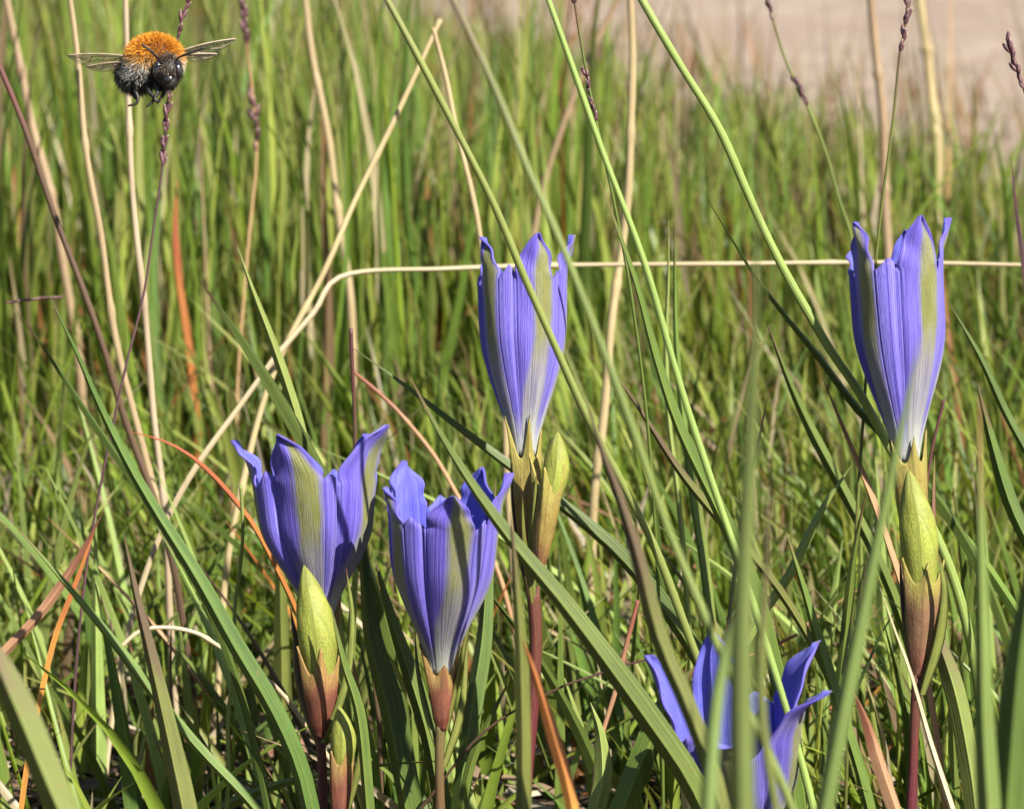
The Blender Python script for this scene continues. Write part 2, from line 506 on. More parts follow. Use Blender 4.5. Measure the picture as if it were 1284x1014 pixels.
def grass_arrays(n, xr, yr, h, w, lean, dry, nlev=5, keep=None, fold=True, leanbias=-0.10, hfun=None, tuft=0.0):
    x = rng.uniform(*xr, n); y = rng.uniform(*yr, n)
    if tuft > 0:                                        # blades gather in tufts
        k = max(4, n // 14)
        cx = rng.uniform(*xr, k); cy = rng.uniform(*yr, k)
        i = rng.integers(0, k, n)
        m = rng.random(n) < 0.75
        x = np.where(m, cx[i] + rng.normal(0, tuft, n), x); y = np.where(m, cy[i] + rng.normal(0, tuft, n), y)
    tid = i if tuft > 0 else rng.integers(0, 500, n)
    if keep is not None:
        m = keep(x, y); x, y, tid = x[m], y[m], tid[m]; n = len(x)
    H = rng.uniform(h[0], h[1], n) * (0.55 + 0.45 * rng.random(n))
    if hfun is not None: H = H * hfun(x, y)
    W = rng.uniform(w[0], w[1], n)
    la = np.abs(rng.normal(0, lean, n)) + 0.04
    az = rng.uniform(0, 2 * np.pi, n)
    lx = np.cos(az) * la + leanbias; ly = np.sin(az) * la * 0.7
    bend = rng.uniform(0.0, 1.0, n) ** 2 * 1.1
    t = np.linspace(0, 1, nlev)[None, :]
    up = H[:, None] * (t - 0.35 * (bend * np.hypot(lx, ly))[:, None] * t ** 2)
    out = H[:, None] * (0.5 * t + (0.6 + bend[:, None]) * t ** 2)
    px = x[:, None] + lx[:, None] * out + 0.02 * H[:, None] * np.sin(5 * t + az[:, None])
    py = y[:, None] + ly[:, None] * out
    pz = up + bumpy(x, y)[:, None] - 0.004
    yaw = rng.uniform(0, np.pi, n)[:, None] + rng.normal(0, 0.5, n)[:, None] * t
    prof = np.clip(1.0 - np.maximum(0, t - 0.25) / 0.75, 0.0, 1) ** 0.8 * 0.97 + 0.03
    hw = 0.5 * W[:, None] * prof
    sx, sy = np.cos(yaw) * hw, np.sin(yaw) * hw
    nx, ny = -np.sin(yaw), np.cos(yaw)
    c = np.stack([px, py, pz], -1)
    L = c - np.stack([sx, sy, np.zeros_like(sx)], -1)
    Rr = c + np.stack([sx, sy, np.zeros_like(sx)], -1)
    if fold:
        K = c + np.stack([nx * hw * 0.55, ny * hw * 0.55, np.zeros_like(hw)], -1)
        V = np.stack([L, K, Rr], 2); nc = 3
    else:
        V = np.stack([L, Rr], 2); nc = 2
    V = V.reshape(-1, 3)
    base = grid_quads(nlev, nc)
    q = (base[None] + (np.arange(n) * nlev * nc)[:, None, None]).reshape(-1, 4)
    d = rng.random(n) < dry
    col = np.where(d[:, None], DRIES[rng.integers(0, len(DRIES), n)], GREENS[np.where(rng.random(n) < 0.6, (tid * 7919) % len(GREENS), rng.integers(0, len(GREENS), n))])
    col = col * (0.8 + 0.4 * ((tid * 613) % 97) / 97.0)[:, None]
    col = col * rng.uniform(0.75, 1.3, n)[:, None]
    tipc = np.array([0.25, 0.16, 0.08])
    tt = np.clip((t - 0.72) / 0.28, 0, 1)[..., None] * (rng.random(n) < 0.35)[:, None, None] * 0.7
    C = col[:, None, :] * (1 - tt) + tipc * tt
    C = np.repeat(C.reshape(-1, 1, 3), nc, 1).reshape(-1, 3)
    return V, q, C


def merge(parts):
    vs, qs, cs, off = [], [], [], 0
    for v, q, c in parts:
        q = q.copy(); q[q >= 0] += off
        vs.append(v); qs.append(q); cs.append(c); off += len(v)
    return np.concatenate(vs), np.concatenate(qs), np.concatenate(cs)


def stuff(name, parts, label, cat, mat='grass'):
    v, q, c = merge(parts)
    o = link(name, mesh_np(name, v, q, None, c), M[mat])
    return tag(o, label, cat, kind='stuff')


def fill(x, y):
    return y < edge_y(x)


def bare(x, y):
    """Thin places where litter and soil show between the stems."""
    d = np.minimum.reduce([((x + 0.07) / 0.05) ** 2 + ((y - 0.735) / 0.07) ** 2, ((x - 0.015) / 0.02) ** 2 + ((y - 0.71) / 0.04) ** 2])
    return (d > 1) | (rng.random(len(x)) < 0.25)


def far_h(x, y):
    e = np.clip((edge_y(x) - y) / 0.8, 0.45, 1)
    return e


# short sward around the gentians, the meadow behind it, the far meadow
stuff('meadow_grass', [
    grass_arrays(2600, (-0.30, 0.30), (0.16, 0.62), (0.012, 0.045), (0.0012, 0.0028), 0.35, 0.2, 5, tuft=0.01),
    grass_arrays(3600, (-0.30, 0.30), (0.655, 0.86), (0.025, 0.075), (0.0014, 0.0042), 0.42, 0.17, 7, keep=bare, tuft=0.008),
    grass_arrays(5200, (-0.36, 0.36), (0.84, 1.12), (0.045, 0.105), (0.0014, 0.0042), 0.30, 0.15, 7, tuft=0.010),
], 'short green grass growing thickly round and behind the gentians', 'grass')
stuff('meadow_grass', [
    grass_arrays(1500, (-0.36, 0.05), (0.98, 1.45), (0.10, 0.21), (0.0026, 0.0062), 0.10, 0.08, 7, tuft=0.012, leanbias=-0.01),
    grass_arrays(500, (-0.05, 0.34), (0.98, 1.40), (0.09, 0.145), (0.0024, 0.0056), 0.16, 0.15, 7, tuft=0.012, leanbias=-0.03),
    grass_arrays(8000, (-0.55, 0.55), (1.10, 1.70), (0.06, 0.135), (0.0024, 0.0058), 0.20, 0.16, 5, keep=fill, hfun=far_h, tuft=0.014, leanbias=-0.04),
    grass_arrays(14000, (-1.1, 0.9), (1.65, 2.6), (0.06, 0.13), (0.0022, 0.0055), 0.2, 0.20, 5, keep=fill, fold=False, hfun=far_h, tuft=0.02, leanbias=-0.03),
    grass_arrays(24000, (-2.4, 0.6), (2.5, 5.6), (0.07, 0.15), (0.0025, 0.006), 0.2, 0.28, 4, keep=fill, fold=False, hfun=far_h, tuft=0.03, leanbias=-0.03),
], 'soft focus green meadow grass stretching back to the sandy path', 'grass')
# bleached grass along the edge of the path
stuff('dry_grass', [
    grass_arrays(5000, (-0.6, 0.9), (1.2, 4.2), (0.05, 0.13), (0.0015, 0.0035), 0.22, 0.97, 4, fold=False,
                 keep=lambda x, y: (y > edge_y(x) - 0.25) & (y < edge_y(x) + 0.5)),
], 'pale bleached grass along the edge of the sandy path', 'dry grass')


def litter_arrays(n, xr, yr):
    x = rng.uniform(*xr, n); y = rng.uniform(*yr, n)
    L = rng.uniform(0.006, 0.035, n); az = rng.uniform(0, np.pi, n)
    el = rng.normal(0, 0.16, n); W = rng.uniform(0.0008, 0.0026, n)
    z = bumpy(x, y) + rng.uniform(-0.003, 0.006, n) + np.abs(np.sin(el)) * L / 2
    t = np.linspace(-0.5, 0.5, 4)[None, :]
    crv = rng.normal(0, 0.12, n)[:, None]
    dx, dy, dz = np.cos(az) * np.cos(el), np.sin(az) * np.cos(el), np.sin(el)
    px = x[:, None] + (dx * L)[:, None] * t - (np.sin(az) * L)[:, None] * crv * t * t * 4
    py = y[:, None] + (dy * L)[:, None] * t + (np.cos(az) * L)[:, None] * crv * t * t * 4
    pz = z[:, None] + (dz * L)[:, None] * t
    sx, sy = (-np.sin(az) * W / 2)[:, None] + 0 * t, (np.cos(az) * W / 2)[:, None] + 0 * t
    sz = (rng.normal(0, 0.4, n) * W / 2)[:, None] + 0 * t
    c = np.stack([px, py, pz], -1); s = np.stack([sx, sy, sz], -1)
    V = np.stack([c - s, c + np.array([0, 0, 1]) * (W * 0.25)[:, None, None], c + s], 2).reshape(-1, 3)
    q = (grid_quads(4, 3)[None] + (np.arange(n) * 12)[:, None, None]).reshape(-1, 4)
    pal = np.array([[0.45, 0.35, 0.22], [0.3, 0.2, 0.12], [0.16, 0.09, 0.05], [0.07, 0.04, 0.025], [0.56, 0.48, 0.34], [0.25, 0.12, 0.07], [0.10, 0.07, 0.05]])
    C = np.repeat(0.62 * pal[rng.integers(0, len(pal), n)] * rng.uniform(0.7, 1.2, n)[:, None], 12, 0)
    return V, q, C


stuff('leaf_litter', [litter_arrays(9000, (-0.32, 0.32), (0.5, 1.05)), litter_arrays(4000, (-0.5, 0.5), (0.1, 0.5))],
      'brown dead straw litter lying on the soil between the stems', 'leaf litter', 'litter')


# ------------------------------------------------------------------ traced blades and stalks
def root_extend(pts, step=0.004):
    """Carry the lower end of a blade on down into the soil."""
    p = Vector(pts[-1][:3]); d = (Vector(pts[-1][:3]) - Vector(pts[-2][:3])).normalized()
    out = list(pts)
    n = 0
    while p.z > -0.004 and n < 90:
        d = (d * 0.93 + Vector((0, 0, -1)) * 0.09).normalized()
        p = p + d * step
        n += 1
        if n % 3 == 0 or p.z <= -0.004: out.append(tuple(p))
    return out


VIEW = np.array(FWD)


def blade_mesh(name, path, width, tau=0.0, fold=0.35, thick=0.00022, twist=0.0):
    """path root to tip, width per sample; a keeled solid blade."""
    path = np.asarray(path); n = len(path)
    t, s, nn = frames(path, VIEW)
    a = tau + twist * np.linspace(-0.5, 0.5, n)
    ca, sa = np.cos(a)[:, None], np.sin(a)[:, None]
    s2 = s * ca + nn * sa
    n2 = nn * ca - s * sa
    hw = np.asarray(width)[:, None] * 0.5
    th = np.minimum(thick, np.asarray(width) * 0.35)[:, None]
    f = fold * hw
    ring = [path - s2 * hw + n2 * f, path - s2 * hw * 0.5 + n2 * f * 0.56, path.copy(), path + s2 * hw * 0.5 + n2 * f * 0.56, path + s2 * hw + n2 * f,
            path + s2 * hw * 0.5 + n2 * (f * 0.56 - th), path - n2 * th * 1.5, path - s2 * hw * 0.5 + n2 * (f * 0.56 - th)]
    v = np.stack(ring, 1).reshape(-1, 3)
    uu = np.array([0, .25, .5, .75, 1, .75, .5, .25])
    uv = np.stack([np.tile(uu, n), np.repeat(np.linspace(0, 1, n), 8)], 1)
    return v, grid_quads(n, 8, 0, True), uv


def trace(pts, d0, d1):
    n = len(pts)
    return [tuple(P(x, y, d0 + (d1 - d0) * i / (n - 1))) for i, (x, y) in enumerate(pts)]


def grass_blade(pts, d0, d1, w, mat, label, name='grass_shoot', cat='grass blade', tau=None, rooted=True, tipw=0.5, fold=0.62, group=None, stalk=False, twist=0.5):
    """pts in photo places from tip to foot; w is the width the photo shows at the foot, in its pixels."""
    wp = trace(pts, d0, d1)
    vis = len(wp)
    if rooted: wp = root_extend(wp)
    path = spline(wp, 110 if stalk else 34)[::-1]
    if stalk:
        q_ = np.linspace(0, 1, len(path))[:, None]
        path = path + 0.00035 * np.sin(q_ * np.array([23.0, 17.0, 0.0]) + pts[0][0]) * np.sin(np.pi * q_)
    seg = np.linalg.norm(np.diff(path, axis=0), axis=1)
    total = seg.sum()
    s = np.concatenate([[0], np.cumsum(seg)]) / total
    W = w * pxm((d0 + d1) / 2)
    if tau is None: tau = random.uniform(-0.75, 0.75)
    W = W / max(0.5, math.cos(tau))
    root = path[0].copy()
    if stalk:
        rad = W / 2 * (1 - 0.3 * s) * (1 + 0.05 * np.sin(s * 40 + pts[0][0]))
        if cat == 'straw':
            for k in (0.38, 0.62, 0.83): rad = rad * (1 + 0.38 * np.exp(-((s - k - 0.03 * math.sin(pts[0][0])) / 0.008) ** 2))
        v, q, uv = tube_arrays(path - root, rad, 8)
    else:
        vis_len = sum(math.dist(wp[i][:3], wp[i + 1][:3]) for i in range(vis - 1)) / total
        prof = np.clip((1 - s) / (tipw * vis_len), 0.02, 1) ** 0.8
        prof *= 0.85 + 0.15 * np.clip(s * 6, 0, 1)
        v, q, uv = blade_mesh(name, path - root, W * prof, tau, fold, 0.00022, random.uniform(-twist, twist))
    o = link(name, mesh_np(name, v, q, uv), M[mat], None, tuple(root))
    if not stalk: o.data.set_sharp_from_angle(angle=R(28))
    tag(o, label, cat, group)
    return o


B = grass_blade
# long light stems leaning across the picture
B([(480, -10), (545, 110), (610, 240), (655, 345), (700, 440), (740, 530), (780, 610), (825, 700), (872, 815)], .60, .615, 12, 'bright', 'long pale green grass stem leaning across the front of the small-budded gentian', 'grass_stalk', 'grass stem', stalk=True)
B([(682, -15), (720, 90), (760, 200), (800, 310), (840, 440), (880, 560), (908, 650), (950, 780), (985, 880)], .592, .60, 10.5, 'bright', 'long pale green grass stem leaning beside the purple seed head', 'grass_stalk', 'grass stem', stalk=True)
B([(798, -12), (850, 78), (900, 160), (935, 235), (965, 300), (1000, 370), (1040, 440), (1075, 490), (1108, 545), (1150, 620)], .665, .675, 11, 'bright', 'long arching green stem that passes behind the tube of the long-budded gentian', 'grass_stalk', 'grass stem', stalk=True)
B([(887, 250), (915, 295), (950, 350), (985, 395), (1030, 450), (1075, 510), (1115, 550), (1180, 630)], .67, .68, 14, 'dark', 'narrow dark green blade with a thin tip running down behind the long-budded gentian', tau=-0.4, tipw=0.9)
B([(752, 228), (775, 290), (800, 365), (822, 450), (852, 540), (900, 640), (940, 730), (960, 800)], .64, .65, 20, 'green', 'broad green blade with blackened thin tip between the two tall gentians', tau=0.5, tipw=0.8)
B([(846, 275), (846, 350), (848, 430), (856, 520), (868, 620), (880, 700)], .72, .71, 9, 'green', 'straight upright green blade behind the pale leaning stems')
B([(838, 265), (838, 350), (835, 430), (838, 520), (850, 620)], .74, .73, 7, 'bright', 'slim upright blade paired with a straight green one behind the leaning stems')
B([(563, -12), (620, 110), (660, 205), (705, 305), (750, 425), (785, 520), (830, 640), (880, 755), (925, 860), (970, 960)], .47, .46, 12, 'olive', 'thin blurred olive stem crossing a petal tip of the small-budded gentian', 'grass_stalk', 'grass stem', stalk=True)
B([(735, 500), (752, 558), (775, 620), (800, 700), (826, 800), (860, 880), (890, 960), (905, 1020)], .50, .50, 22, 'browngreen', 'brownish green blade leaning over the petals of the half hidden gentian', tau=0.2, tipw=0.5)
B([(757, 450), (800, 510), (850, 588), (900, 650), (950, 705), (990, 760)], .66, .67, 11, 'browngreen', 'withered brown tipped blade bent between the tall gentians', tau=0.3)
# blurred blades standing close by
B([(950, 250), (947, 380), (942, 520), (936, 640), (930, 760), (928, 880), (930, 1030)], .365, .36, 31, 'blue', 'wide blurred grey green blade standing upright before the half hidden gentian', tau=0.25, tipw=0.85)
B([(930, 730), (912, 800), (898, 870), (890, 950), (886, 1030)], .40, .395, 20, 'blue', 'narrow blurred blade close beside the wide upright one before the half hidden gentian', tau=0.2, tipw=0.5)
B([(962, 620), (962, 700), (955, 800), (955, 900), (975, 1030)], .41, .40, 12, 'olive', 'thin blurred olive blade hugging the wide upright one')
B([(1152, 420), (1140, 490), (1122, 570), (1103, 660), (1082, 760), (1060, 870), (1032, 1020)], .43, .43, 22, 'blue', 'blurred blade leaning up against the foot of the long-budded gentian tube', tau=0.2, tipw=0.7)
B([(1228, 500), (1228, 580), (1229, 680), (1231, 780), (1233, 900), (1240, 1030)], .45, .45, 30, 'redtip', 'thick upright green shoot with a red brown tip beside the long-budded gentian', tau=0.15, tipw=0.95, fold=0.7)
B([(1300, 640), (1290, 740), (1276, 850), (1262, 1030)], .45, .45, 48, 'dark', 'broad dark green blade at the end of the row past the red tipped shoot', tau=0.3, tipw=0.6)
B([(-30, 770), (0, 840), (28, 905), (55, 970), (80, 1030)], .48, .48, 42, 'olive', 'broad smooth olive blade leaning beside the litter patch', tau=0.1, tipw=0.4)
B([(640, 640), (646, 720), (652, 800), (655, 900), (656, 1030)], .53, .53, 19, 'olive', 'upright olive green blade standing in front of the red stem of the small-budded gentian', tau=0.2, tipw=0.5)
B([(655, 800), (676, 862), (695, 925), (712, 985), (722, 1040)], .52, .52, 17, 'orange', 'short orange dead blade leaning beside the red stem of the small-budded gentian', tau=0.1)
B([(515, 475), (552, 545), (600, 622), (650, 690), (700, 750), (760, 830), (810, 900), (858, 970), (885, 1025)], .585, .59, 32, 'green', 'long straight blade slanting across the petals of the deep violet gentian', tau=0.35, tipw=0.75)
# left
B([(62, 372), (95, 440), (125, 510), (162, 585), (200, 650), (245, 722), (295, 812), (340, 888), (372, 960), (388, 1025)], .62, .63, 25, 'dark', 'long dark green blade sloping down to the two-budded gentian stem', tau=0.3, tipw=0.75)
B([(20, 388), (55, 435), (90, 488), (125, 540), (170, 605), (225, 690)], .625, .63, 9, 'dark', 'thin brown tipped blade lying along the upper side of the long dark one')
B([(250, 350), (290, 405), (335, 470), (377, 540), (410, 600), (440, 660)], .69, .70, 16, 'dark', 'dark blade with a thin tip rising behind the two-budded gentian')
B([(297, 308), (318, 368), (345, 440), (374, 530), (395, 620)], .695, .70, 14, 'bright', 'bright pointed blade rising behind the two-budded gentian', tau=0.1)
B([(440, 412), (443, 500), (447, 600), (454, 690), (463, 780), (470, 860)], .68, .69, 6, 'bract_dark', 'thin blackish stalk standing between the two-budded and deep violet gentians', 'grass_stalk', 'grass stem', stalk=True)
B([(443, 437), (500, 478), (560, 525), (632, 580), (705, 635), (760, 680), (800, 722), (835, 765)], .68, .685, 22, 'dark', 'dark green blade arching behind the calyx of the small-budded gentian', tau=0.4, tipw=1.0)
B([(442, 465), (480, 497), (507, 525), (545, 575), (585, 640)], .76, .76, 7, 'redtan', 'thin red brown straw sloping behind the deep violet gentian', 'straw', 'straw', stalk=True)
B([(155, 668), (170, 745), (190, 830), (210, 920), (232, 1025)], .60, .60, 30, 'browngreen', 'blade fading from brown tip to olive foot in front of the litter patch', tau=0.2, tipw=0.9)
B([(20, 660), (70, 718), (130, 790), (190, 868), (250, 940), (312, 1005)], .645, .65, 14, 'green', 'slender green blade sloping under the long dark one')
B([(130, 640), (95, 705), (50, 770), (-5, 830)], .66, .66, 12, 'redtan', 'tan dead blade sloping down across the green tangle', name='withered_shoot', cat='dry blade')
B([(122, 655), (98, 720), (70, 790), (52, 860)], .67, .67, 7, 'orange', 'orange streaked blade leaning at the edge of the litter', name='withered_shoot', cat='dry blade')
B([(160, 540), (212, 556), (258, 588), (310, 648), (345, 710)], .69, .70, 7, 'orange', 'orange dead blade arching over the long dark green one', name='withered_shoot', cat='dry blade', tau=0.2)
B([(302, 608), (304, 660), (300, 720), (294, 790), (288, 900)], .68, .69, 6, 'bright', 'thin yellow green stem standing close to the two-budded gentian', 'grass_stalk', 'grass stem', stalk=True)
B([(150, 812), (175, 791), (205, 786), (240, 791), (266, 803)], .66, .665, 7, 'pale', 'pale straw arched over the litter patch', 'straw', 'straw', stalk=True)
B([(452, 640), (456, 720), (464, 800), (484, 880), (500, 960), (512, 1030)], .67, .67, 32, 'dark', 'broad dark green blade standing between the two-budded and deep violet gentians', tau=0.5, tipw=0.6)
B([(470, 700), (492, 780), (515, 850), (538, 930), (555, 1030)], .675, .675, 24, 'green', 'green blade leaning over the foot of the deep violet gentian stem', tau=0.3)
B([(415, 760), (430, 830), (450, 900), (462, 1030)], .64, .64, 15, 'green', 'green blade rising beside the reddish calyx of the two-budded gentian')
B([(622, 600), (612, 700), (605, 800), (590, 900), (572, 1030)], .68, .67, 22, 'dark', 'dark blade curving up next to the deep violet gentian', tau=0.3)
B([(640, 850), (615, 900), (590, 960), (575, 1040)], .665, .665, 12, 'green', 'short green blade at the foot of the deep violet gentian')
B([(800, 752), (788, 800), (772, 860), (755, 930)], .64, .64, 7, 'redtan', 'thin kinked brown straw near the slanting blade', 'straw', 'straw', stalk=True)
B([(880, 830), (845, 870), (815, 930), (775, 1030)], .62, .62, 32, 'green', 'broad yellow green blade leaning at the foot of the slanting blade', tau=0.1, tipw=0.4)
B([(740, 880), (752, 920), (755, 980), (740, 1040)], .63, .63, 22, 'bright', 'short pale blade crossing under the slanting blade', tau=0.2)
# right
B([(1030, 470), (1060, 545), (1088, 612), (1112, 680), (1135, 750)], .68, .68, 8, 'redtan', 'reddish straw tipped blade leaning by the long-budded gentian calyx', name='withered_shoot', cat='dry blade')
B([(1103, 735), (1122, 790), (1142, 845), (1166, 930), (1198, 1030)], .60, .60, 9, 'pale', 'pale dry straw crossing the dark red stem of the long-budded gentian', 'straw', 'straw', tau=0.2, tipw=0.9)
B([(1066, 858), (1088, 908), (1106, 965), (1128, 1030)], .58, .58, 18, 'redtan', 'curled reddish dead blade with a pale point by the long-budded gentian stem', name='withered_shoot', cat='dry blade')
B([(1152, 740), (1175, 800), (1198, 870), (1216, 960), (1225, 1030)], .675, .675, 26, 'browngreen', 'broad brownish olive blade behind the long-budded gentian stem', tau=0.1, tipw=0.4)
B([(1190, 380), (1230, 450), (1262, 520), (1300, 590)], .70, .70, 10, 'dark', 'dark narrow blade falling away from the long-budded gentian tube')
B([(1225, 480), (1245, 560), (1270, 640), (1310, 720)], .69, .69, 18, 'dark', 'broad dark green blade leaning behind the red tipped shoot', tau=0.4)
B([(1160, 610), (1190, 650), (1230, 700), (1290, 790)], .69, .69, 14, 'green', 'green blade crossing behind the bud of the long-budded gentian')
B([(1184, 500), (1172, 550), (1162, 610), (1160, 660)], .675, .675, 5, 'bract_dark', 'fine dark stalk rising past the calyx of the long-budded gentian', 'grass_stalk', 'grass stem', stalk=True)
B([(960, 400), (990, 480), (1020, 545), (1060, 620), (1100, 700)], .71, .71, 14, 'green', 'green blade leaning behind the wide blurred blade', tau=0.2)
B([(963, 495), (950, 560), (940, 600), (925, 700)], .70, .70, 6, 'purple', 'short purple tipped blade standing behind the wide blurred blade')
B([(1070, 580), (1030, 640), (990, 720), (955, 770)], .69, .69, 12, 'bright', 'yellow green blade leaning between the half hidden and long-budded gentians', tau=0.2)
B([(985, 665), (1005, 730), (1025, 800), (1050, 880), (1075, 960)], .67, .67, 14, 'green', 'green blade standing over a petal of the half hidden gentian')
B([(1085, 620), (1070, 700), (1060, 790), (1050, 880)], .68, .68, 12, 'green', 'upright green blade between the half hidden and long-budded gentians')
B([(1000, 795), (960, 815), (930, 826), (900, 850)], .68, .68, 5, 'redtan', 'short brown straw poking up behind the half hidden gentian', 'straw', 'straw', stalk=True)
B([(820, 824), (780, 835), (740, 848), (700, 862)], .66, .66, 4, 'bract_dark', 'thin dark twig lying level near the half hidden gentian', 'twig', 'twig', stalk=True)
B([(1268, 200), (1276, 270), (1288, 350), (1300, 480)], .70, .70, 8, 'purple', 'thin dark purple blade tip rising beyond the long-budded gentian')

# dry stalks behind
B([(1310, 333), (1100, 329), (900, 331), (700, 333), (560, 337), (430, 345), (392, 393), (345, 450), (300, 512), (248, 582)], .80, .76, 6.5, 'pale', 'long pale straw snapped over and lying level behind the gentians', 'straw', 'straw', stalk=True)
B([(552, 25), (515, 105), (478, 185), (440, 262), (402, 345), (372, 405), (345, 465)], .82, .80, 9, 'straw', 'tan straw that crosses the snapped pale one', 'straw', 'straw', stalk=True)
B([(86, -15), (98, 80), (110, 200), (126, 300), (146, 420), (170, 530), (195, 620)], .80, .80, 9, 'straw', 'tan dry stalk passing behind one wing of the bee', 'straw', 'straw', stalk=True)
B([(157, -15), (161, 140), (168, 250), (178, 370), (190, 480), (200, 580)], .78, .78, 9, 'pale', 'pale dry stalk standing directly below the bee', 'straw', 'straw', stalk=True)
B([(-25, 30), (0, 85), (28, 155), (62, 250), (96, 340), (126, 430), (152, 510), (185, 600)], .74, .75, 8, 'brown', 'dark brown stalk leaning by the pale dry stalks', 'grass_stalk', 'grass stem', stalk=True)
B([(790, -15), (793, 90), (790, 200), (780, 300), (764, 440), (755, 520)], .85, .85, 11, 'straw', 'upright tan stalk rising between the two tall gentians', 'straw', 'straw', stalk=True)
B([(543, 35), (560, 100), (572, 160), (590, 240), (602, 300), (615, 380)], .80, .80, 8, 'straw', 'thin tan stalk ending behind the tip of the small-budded gentian', 'straw', 'straw', stalk=True)
B([(782, -15), (745, 60), (715, 130), (692, 200), (672, 280), (655, 380)], 1.05, 1.05, 8, 'straw', 'blurred pinkish brown stalk leaning behind the small-budded gentian', 'straw', 'straw', stalk=True)
B([(0, -40), (20, 60), (42, 160), (62, 240), (80, 330)], 1.0, 1.0, 12, 'straw', 'blurred straw coloured stalk near the dark brown leaning one', 'straw', 'straw', stalk=True)
B([(380, -20), (392, 70), (405, 140), (420, 230), (432, 320)], .98, .98, 11, 'straw', 'blurred tan stalk standing above the bend of the snapped straw', 'straw', 'straw', stalk=True)
B([(222, 225), (218, 290), (222, 350), (232, 420)], 1.0, 1.0, 11, 'orange', 'blurred orange dead blade standing in the meadow below the bee', name='withered_shoot', cat='dry blade')
B([(1090, -20), (1100, 80), (1108, 180), (1112, 300)], 1.05, 1.05, 12, 'straw', 'blurred tan stalk next to the fine stalk with a dark seed head', 'straw', 'straw', stalk=True)
B([(1150, -20), (1165, 90), (1175, 190), (1178, 300)], 1.3, 1.3, 12, 'straw', 'broad blurred tan stalk above the long-budded gentian', 'straw', 'straw', stalk=True)
B([(8, 380), (40, 377), (78, 373)], .76, .76, 4, 'purple', 'little grey twig caught level among the grass', 'twig', 'twig', stalk=True, rooted=False)


def spikelet_mesh():
    n, k = 7, 6
    t = np.linspace(0, 1, n)
    r = np.sin(np.pi * np.clip(t * 0.92 + 0.06, 0, 1)) ** 0.8 * 0.17
    path = np.stack([0.05 * np.sin(3 * t), 0 * t, t], 1)
    v, q, uv = tube_arrays(path, r, k)
    return mesh_np('spikelet', v, q, uv)


SPIKELET = spikelet_mesh()
SPIKELET.materials.append(M['spikelet'])
SPIKELET.polygons.foreach_set('use_smooth', np.ones(len(SPIKELET.polygons), dtype=bool))


def seed_stalk(pts, d, w, mat, label, heads, size=15):
    """A fine stalk with purple spikelets set along parts of it; heads are (from, to, count) in photo rows."""
    wp = root_extend(trace(pts, d, d))
    path = spline(wp, 60)[::-1]
    root = path[0].copy()
    e = tag(empty('seed_stalk', tuple(root)), label, 'seed stalk', 'purple grass seed stalks')
    n = len(path)
    v, q, uv = tube_arrays(path - root, w * pxm(d) / 2 * (1 - 0.3 * np.linspace(0, 1, n)), 7)
    link('stalk', mesh_np('stalk', v, q, uv), M[mat], e)
    rows = [(507 - (Vector(p) - CAMP).dot(UP) / pxm((Vector(p) - CAMP).dot(FWD))) for p in path]
    for a, b_, cnt in heads:
        for i in range(cnt):
            row = a + (b_ - a) * (i + random.random() * 0.6) / cnt
            j = int(np.argmin([abs(r - row) for r in rows]))
            tdir = Vector(path[min(j + 1, n - 1)] - path[max(j - 1, 0)]).normalized()
            az = random.uniform(0, 2 * math.pi)
            side = tdir.cross(Vector((math.cos(az), math.sin(az), 0.1))).normalized()
            k = (row - rows[j]) / ((rows[max(j - 1, 0)] - rows[j]) or 1)
            pos = Vector(path[j] - root) - tdir * 0.0 + (Vector(path[max(j - 1, 0)] - path[j]) * max(0, min(1, k)))
            o = bpy.data.objects.new('spikelet', SPIKELET)
            COL.objects.link(o)
            o.parent = e
            dirv = (tdir + side * random.uniform(0.15, 0.42)).normalized()
            L = size * pxm(d) * random.uniform(0.75, 1.25)
            o.matrix_local = Matrix.Translation(pos) @ dirv.to_track_quat('Z', 'Y').to_matrix().to_4x4() @ Matrix.Scale(L, 4)
    return e


seed_stalk([(240, -15), (230, 20), (222, 52), (213, 110), (208, 160), (203, 215), (192, 290), (180, 370), (160, 450), (140, 540), (120, 640)], .70, 4, 'purple', 'fine purple stalk with seed heads rising directly behind the bee', [(-10, 52, 14), (115, 165, 10), (165, 215, 12)])
seed_stalk([(302, -15), (310, 60), (318, 130), (322, 195), (312, 300), (302, 420)], .93, 4, 'redtan', 'blurred stalk of dull purple seed heads beyond one wing of the bee', [(-10, 60, 12), (120, 195, 10)], 18)
seed_stalk([(718, -15), (728, 50), (738, 105), (748, 155), (765, 230), (785, 330), (800, 430)], .66, 5, 'green', 'green stalk with a dark purple seed head beside the pale leaning stem', [(-12, 5, 5), (95, 158, 16)], 13)
seed_stalk([(1140, -15), (1134, 40), (1128, 70), (1120, 150), (1108, 240), (1100, 310), (1090, 420), (1080, 560)], .68, 5, 'olive', 'fine stalk with a blackish seed head rising behind the long-budded gentian', [(0, 66, 16)], 15)
seed_stalk([(1262, 48), (1272, 80), (1284, 112), (1300, 180), (1310, 330), (1306, 520)], .66, 5, 'purple', 'stalk with an open dark red seed head reaching in by the long-budded gentian', [(52, 115, 12)], 16)
seed_stalk([(955, -20), (968, 20), (985, 75), (1012, 132), (1035, 190), (1052, 250), (1068, 300), (1090, 420)], .82, 5, 'olive', 'olive stalk with two brown seed clusters leaning to the long-budded gentian', [(-12, 25, 9), (105, 135, 9)], 14)


# ------------------------------------------------------------------ gentians
def sm(a, b, x):
    t = np.clip((x - a) / (b - a), 0, 1)
    return t * t * (3 - 2 * t)


def basis(axis):
    a = Vector(axis).normalized()
    c = (-FWD + a * FWD.dot(a)).normalized()         # the side that faces the viewer
    r = a.cross(c) * -1
    if r.dot(RIGHT) < 0: r = -r
    return np.array(a), np.array(c), np.array(r)


